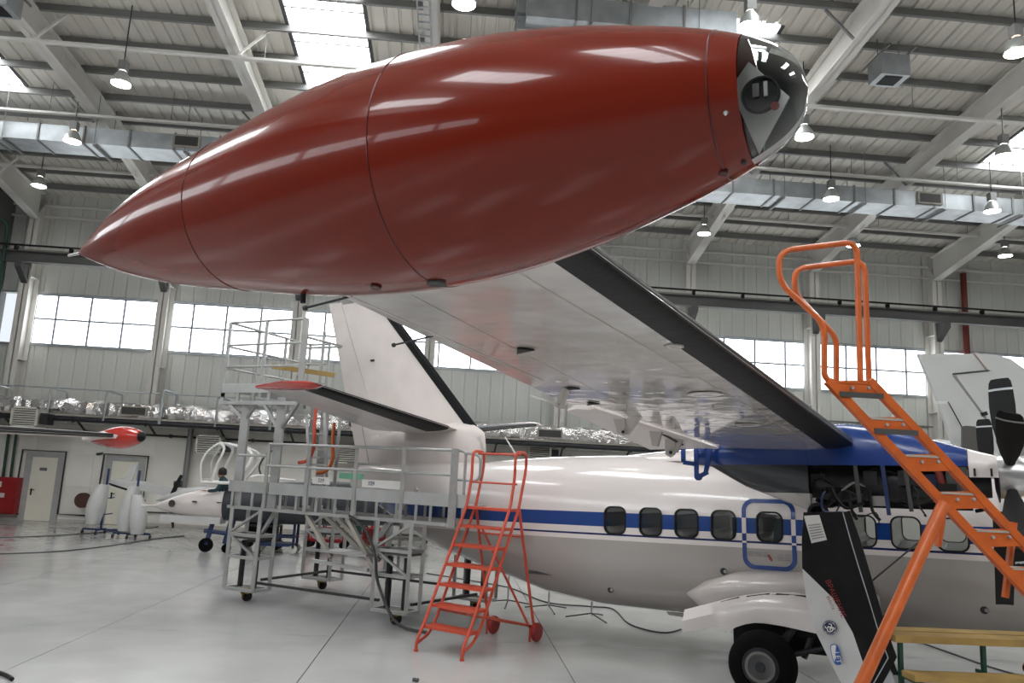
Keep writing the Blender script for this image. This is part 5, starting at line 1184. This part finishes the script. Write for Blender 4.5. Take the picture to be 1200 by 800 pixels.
# ================================================================ FAIRING RACKS
def rack(x, y_, label, h=1.85):
    c = thing('fairing_rack', label, 'rack', (x, y_, 0))
    MB().bar((-.5,0,.14), (.5,0,.14), .05).bar((0,-.3,.14), (0,.3,.14), .05).build('base', m_bluesteel, c, 0)
    MB().bar((0,0,.14), (0,0,h), .05).build('mast', m_bluesteel, c, 0)
    for z in (.55, 1.0): MB().cyl((0,0,z), (.3,-.1,z+.05), .015, 6).build('peg', m_bluesteel, c)
    for sx, sy in ((-.5,0),(.5,0),(0,-.3),(0,.3)):
        MB().lathe((sx-.02, sy, .06), (1,0,0), [(0,.02),(0,.055),(.04,.055),(.04,.02)], 14).build('caster', m_dark, c)
    return c
rack(-9.87, 23.6, 'blue wheeled rack holding one white fairing, nearer the left door')
rack(-8.68, 22.75, 'blue wheeled rack holding two white fairings, in front of the second door')
def fairing(name, label, x, y_, z, h, w_, flip=1, yaw=0):
    w_ *= .85
    rows = []
    for i in range(9):
        t = i/8; row = []
        for j in range(8):
            u_ = j/7; ang = R(-95+190*u_); ww = w_*(.45+.55*math.sin(math.pi*min(1, t*.75+.15)))
            row.append(V(flip*(ww*math.sin(ang)*.9+.28*w_*2*(t**2.2)), -ww*math.cos(ang)*.8, h*t))
        rows.append(row)
    o = MB().sheet(rows, (.006, .02, .004)).build(name, m_fair, None, 60); o.location = (x, y_, z); o.rotation_euler.z = yaw
    return tag(o, label, 'fairing', 'white cowling fairings on the racks')
fairing('engine_fairing', 'white curved fairing hung on the left blue rack', -10.03, 23.4, .3, 1.1, .33, 1)
fairing('engine_fairing', 'white curved fairing on the left side of the second rack', -8.83, 22.55, .22, 1.2, .27, 1)
fairing('engine_fairing', 'white rounded fairing on the right side of the second rack', -8.47, 22.55, .15, 1.05, .3, -1, .3)
c = thing('hose_reel', 'dark brown hose reel on the wall behind the left rack', 'reel', (-11.9, 26.9, .75))
MB().lathe((0,0,0), (0,-1,0), [(0,.1),(0,.24),(.04,.24),(.04,.14),(.12,.14),(.12,.24),(.16,.24),(.16,.05)], 20).build('reel', mat('reel_brown', (.07,.03,.02), .6), c)
MB().bar((0,.0,0), (0,.3,0), .05).build('bracket', m_dark, c, 0)
# ================================================================ TROLLEYS BEHIND THE PLATFORM
def trolley(x, y_, w_, h, label, m, wm=m_paper):
    c = thing('trolley', label, 'trolley', (x, y_, 0))
    for sx in (-1, 1):
        for sy in (-1, 1):
            MB().bar((sx*w_/2, sy*.25, .14), (sx*w_/2, sy*.25, h), .06).build('post', m, c, 0)
            MB().lathe((sx*w_/2, sy*.25-.03, .11), (0,1,0), [(0,.03),(0,.10),(.01,.11),(.05,.11),(.06,.1),(.06,.03)], 16).build('wheel', wm, c)
    for z in (.2, h*.55, h): MB().bar((-w_/2,-.25,z), (w_/2,-.25,z), .05).bar((-w_/2,.25,z), (w_/2,.25,z), .05).bar((-w_/2,-.25,z), (-w_/2,.25,z), .05).bar((w_/2,-.25,z), (w_/2,.25,z), .05).build('frame', m, c, 0)
    MB().box(-w_/2, w_/2, -.25, .25, .22, .25).build('shelf', m, c, 0)
    return c
trolley(-4.35, 20.9, .9, .75, 'blue tool trolley with white wheels behind the platform', m_bluesteel)
trolley(-3.35, 22.6, .95, .95, 'red tube trolley frame behind the platform step', m_cab, m_black)
c = trolley(-1.95, 22.2, .7, .6, 'small red machine trolley behind the platform, right of the step', m_cab, m_black)
MB().box(-.25,.25,-.2,.2,.3,.62).build('machine_body', m_cab, c, 0); MB().cyl((-.1,0,.62),(-.1,0,.85),.1,12).build('motor', m_redladder, c)
c = trolley(-4.9, 21.7, .8, .6, 'dark equipment cart with cables under the jet cockpit', m_grille, m_black)
MB().box(-.35,.35,-.22,.22,.3,.7).build('equipment_box', m_black, c, 0)
for k in range(5):
    MB().tube(smooth_path([V(rnd.uniform(-.4,.4),-.25,rnd.uniform(.3,1.2)) for _ in range(4)], 5), .02, 6).build('cable', m_black, c)
for x, y_, z, wd_, h, lab, m in ((-3.3, 25.9, 0, 1.3, 1.35, 'dark storage shelf unit against the wall behind the platform', m_grille), (-1.3, 26.2, 0, 1.2, 1.4, 'dark workshop shelf unit behind the tail', m_grille)):
    c = thing('storage_shelf', lab, 'shelf', (x, y_, z))
    for sx in (-1, 1):
        for sy in (-1, 1): MB().bar((sx*wd_/2, sy*.25, 0), (sx*wd_/2, sy*.25, h), .05).build('post', m_dark, c, 0)
    for k in range(3): MB().box(-wd_/2, wd_/2, -.25, .25, .15+k*.5, .18+k*.5).build('shelf_board', m, c, 0)
    for k in range(4):
        b_ = MB().box(-.13, .13, -.15, .15, 0, .26).build('storage_box', (m_paper, m_grille, m_black, m_green)[k]); b_.location = (x-wd_/2+.2+k*.28, y_, .18+.5*(k % 3))
        tag(b_, ('pale', 'grey', 'black', 'green')[k]+' storage box on the '+('shelf behind the platform' if x < -2 else 'shelf behind the tail'), 'box')
# ================================================================ SMALL THINGS ON THE FLOOR
for k, (x, y_) in enumerate(((1.09,14.08),(1.76,13.72),(2.38,13.06))):
    c = thing('barrier_post', ('thin grey tripod barrier post nearest the red ladder', 'middle thin grey tripod barrier post under the belly', 'thin grey tripod barrier post furthest right under the belly')[k], 'post', (x, y_, 0), 'barrier posts under the fuselage')
    MB().cyl((0,0,.05), (0,0,.95), .014, 8).build('stem', m_steel, c)
    for j in range(3):
        t = R(20+120*j+17*k); MB().tube([(0,0,.09), (.3*math.cos(t), .3*math.sin(t), .035), (.42*math.cos(t), .42*math.sin(t), .014)], .011, 6).build('foot', m_dark, c)
def cable(name, label, pts, r_=.014, m=m_cable):
    b_ = Vector((pts[0][0], pts[0][1], 0)); o = MB().tube(smooth_path([Vector((p[0], p[1], r_))-b_ for p in pts], 8), r_, 6).build(name, m); o.location = b_
    return tag(o, label, 'cable')
cable('floor_cable', 'long dark cable crossing the floor from left to the blue trolley', [(-9.843,17.926,0), (-8.911,18.89,0), (-8.423,20.37,0), (-8.098,22.811,0), (-7.734,24.216,0)], .014)
cable('floor_cable', 'thin dark cable on the floor in front of the fairing racks', [(-11.664,21.128,0), (-10.681,22.513,0), (-9.96,24.533,0), (-9.521,26.688,0), (-9.99,30.034,0)], .014)
cable('floor_cable', 'grey cable winding on the floor under the belly to the wheel', [(-0.434,17.918,0), (0.663,16.876,0), (1.318,16.083,0), (1.818,14.536,0), (2.543,14.25,0), (2.935,14.076,0), (2.909,12.802,0), (3.056,12.28,0), (3.33,12.072,0), (3.659,12.395,0)], .012)
cable('floor_cable', 'thin cable trailing on the bright floor under the wooden bench', [(7.306,12.155,0), (7.318,11.237,0), (7.335,10.541,0), (7.44,9.895,0)], .012)
cable('floor_cable', 'short dark cable end on the floor beside the cowl door', [(6.746,12.505,0), (6.27,11.397,0), (6.318,11.083,0)], .012)
cable('floor_clip', 'small dark clip lying on the floor near the ladder', [(-0.284,8.869,0), (-0.228,8.841,0)], .02)
cable('floor_clip', 'small dark object at the bottom left floor edge', [(-4.396,8.605,0), (-4.253,8.492,0), (-4.143,8.377,0)], .02, m_black)
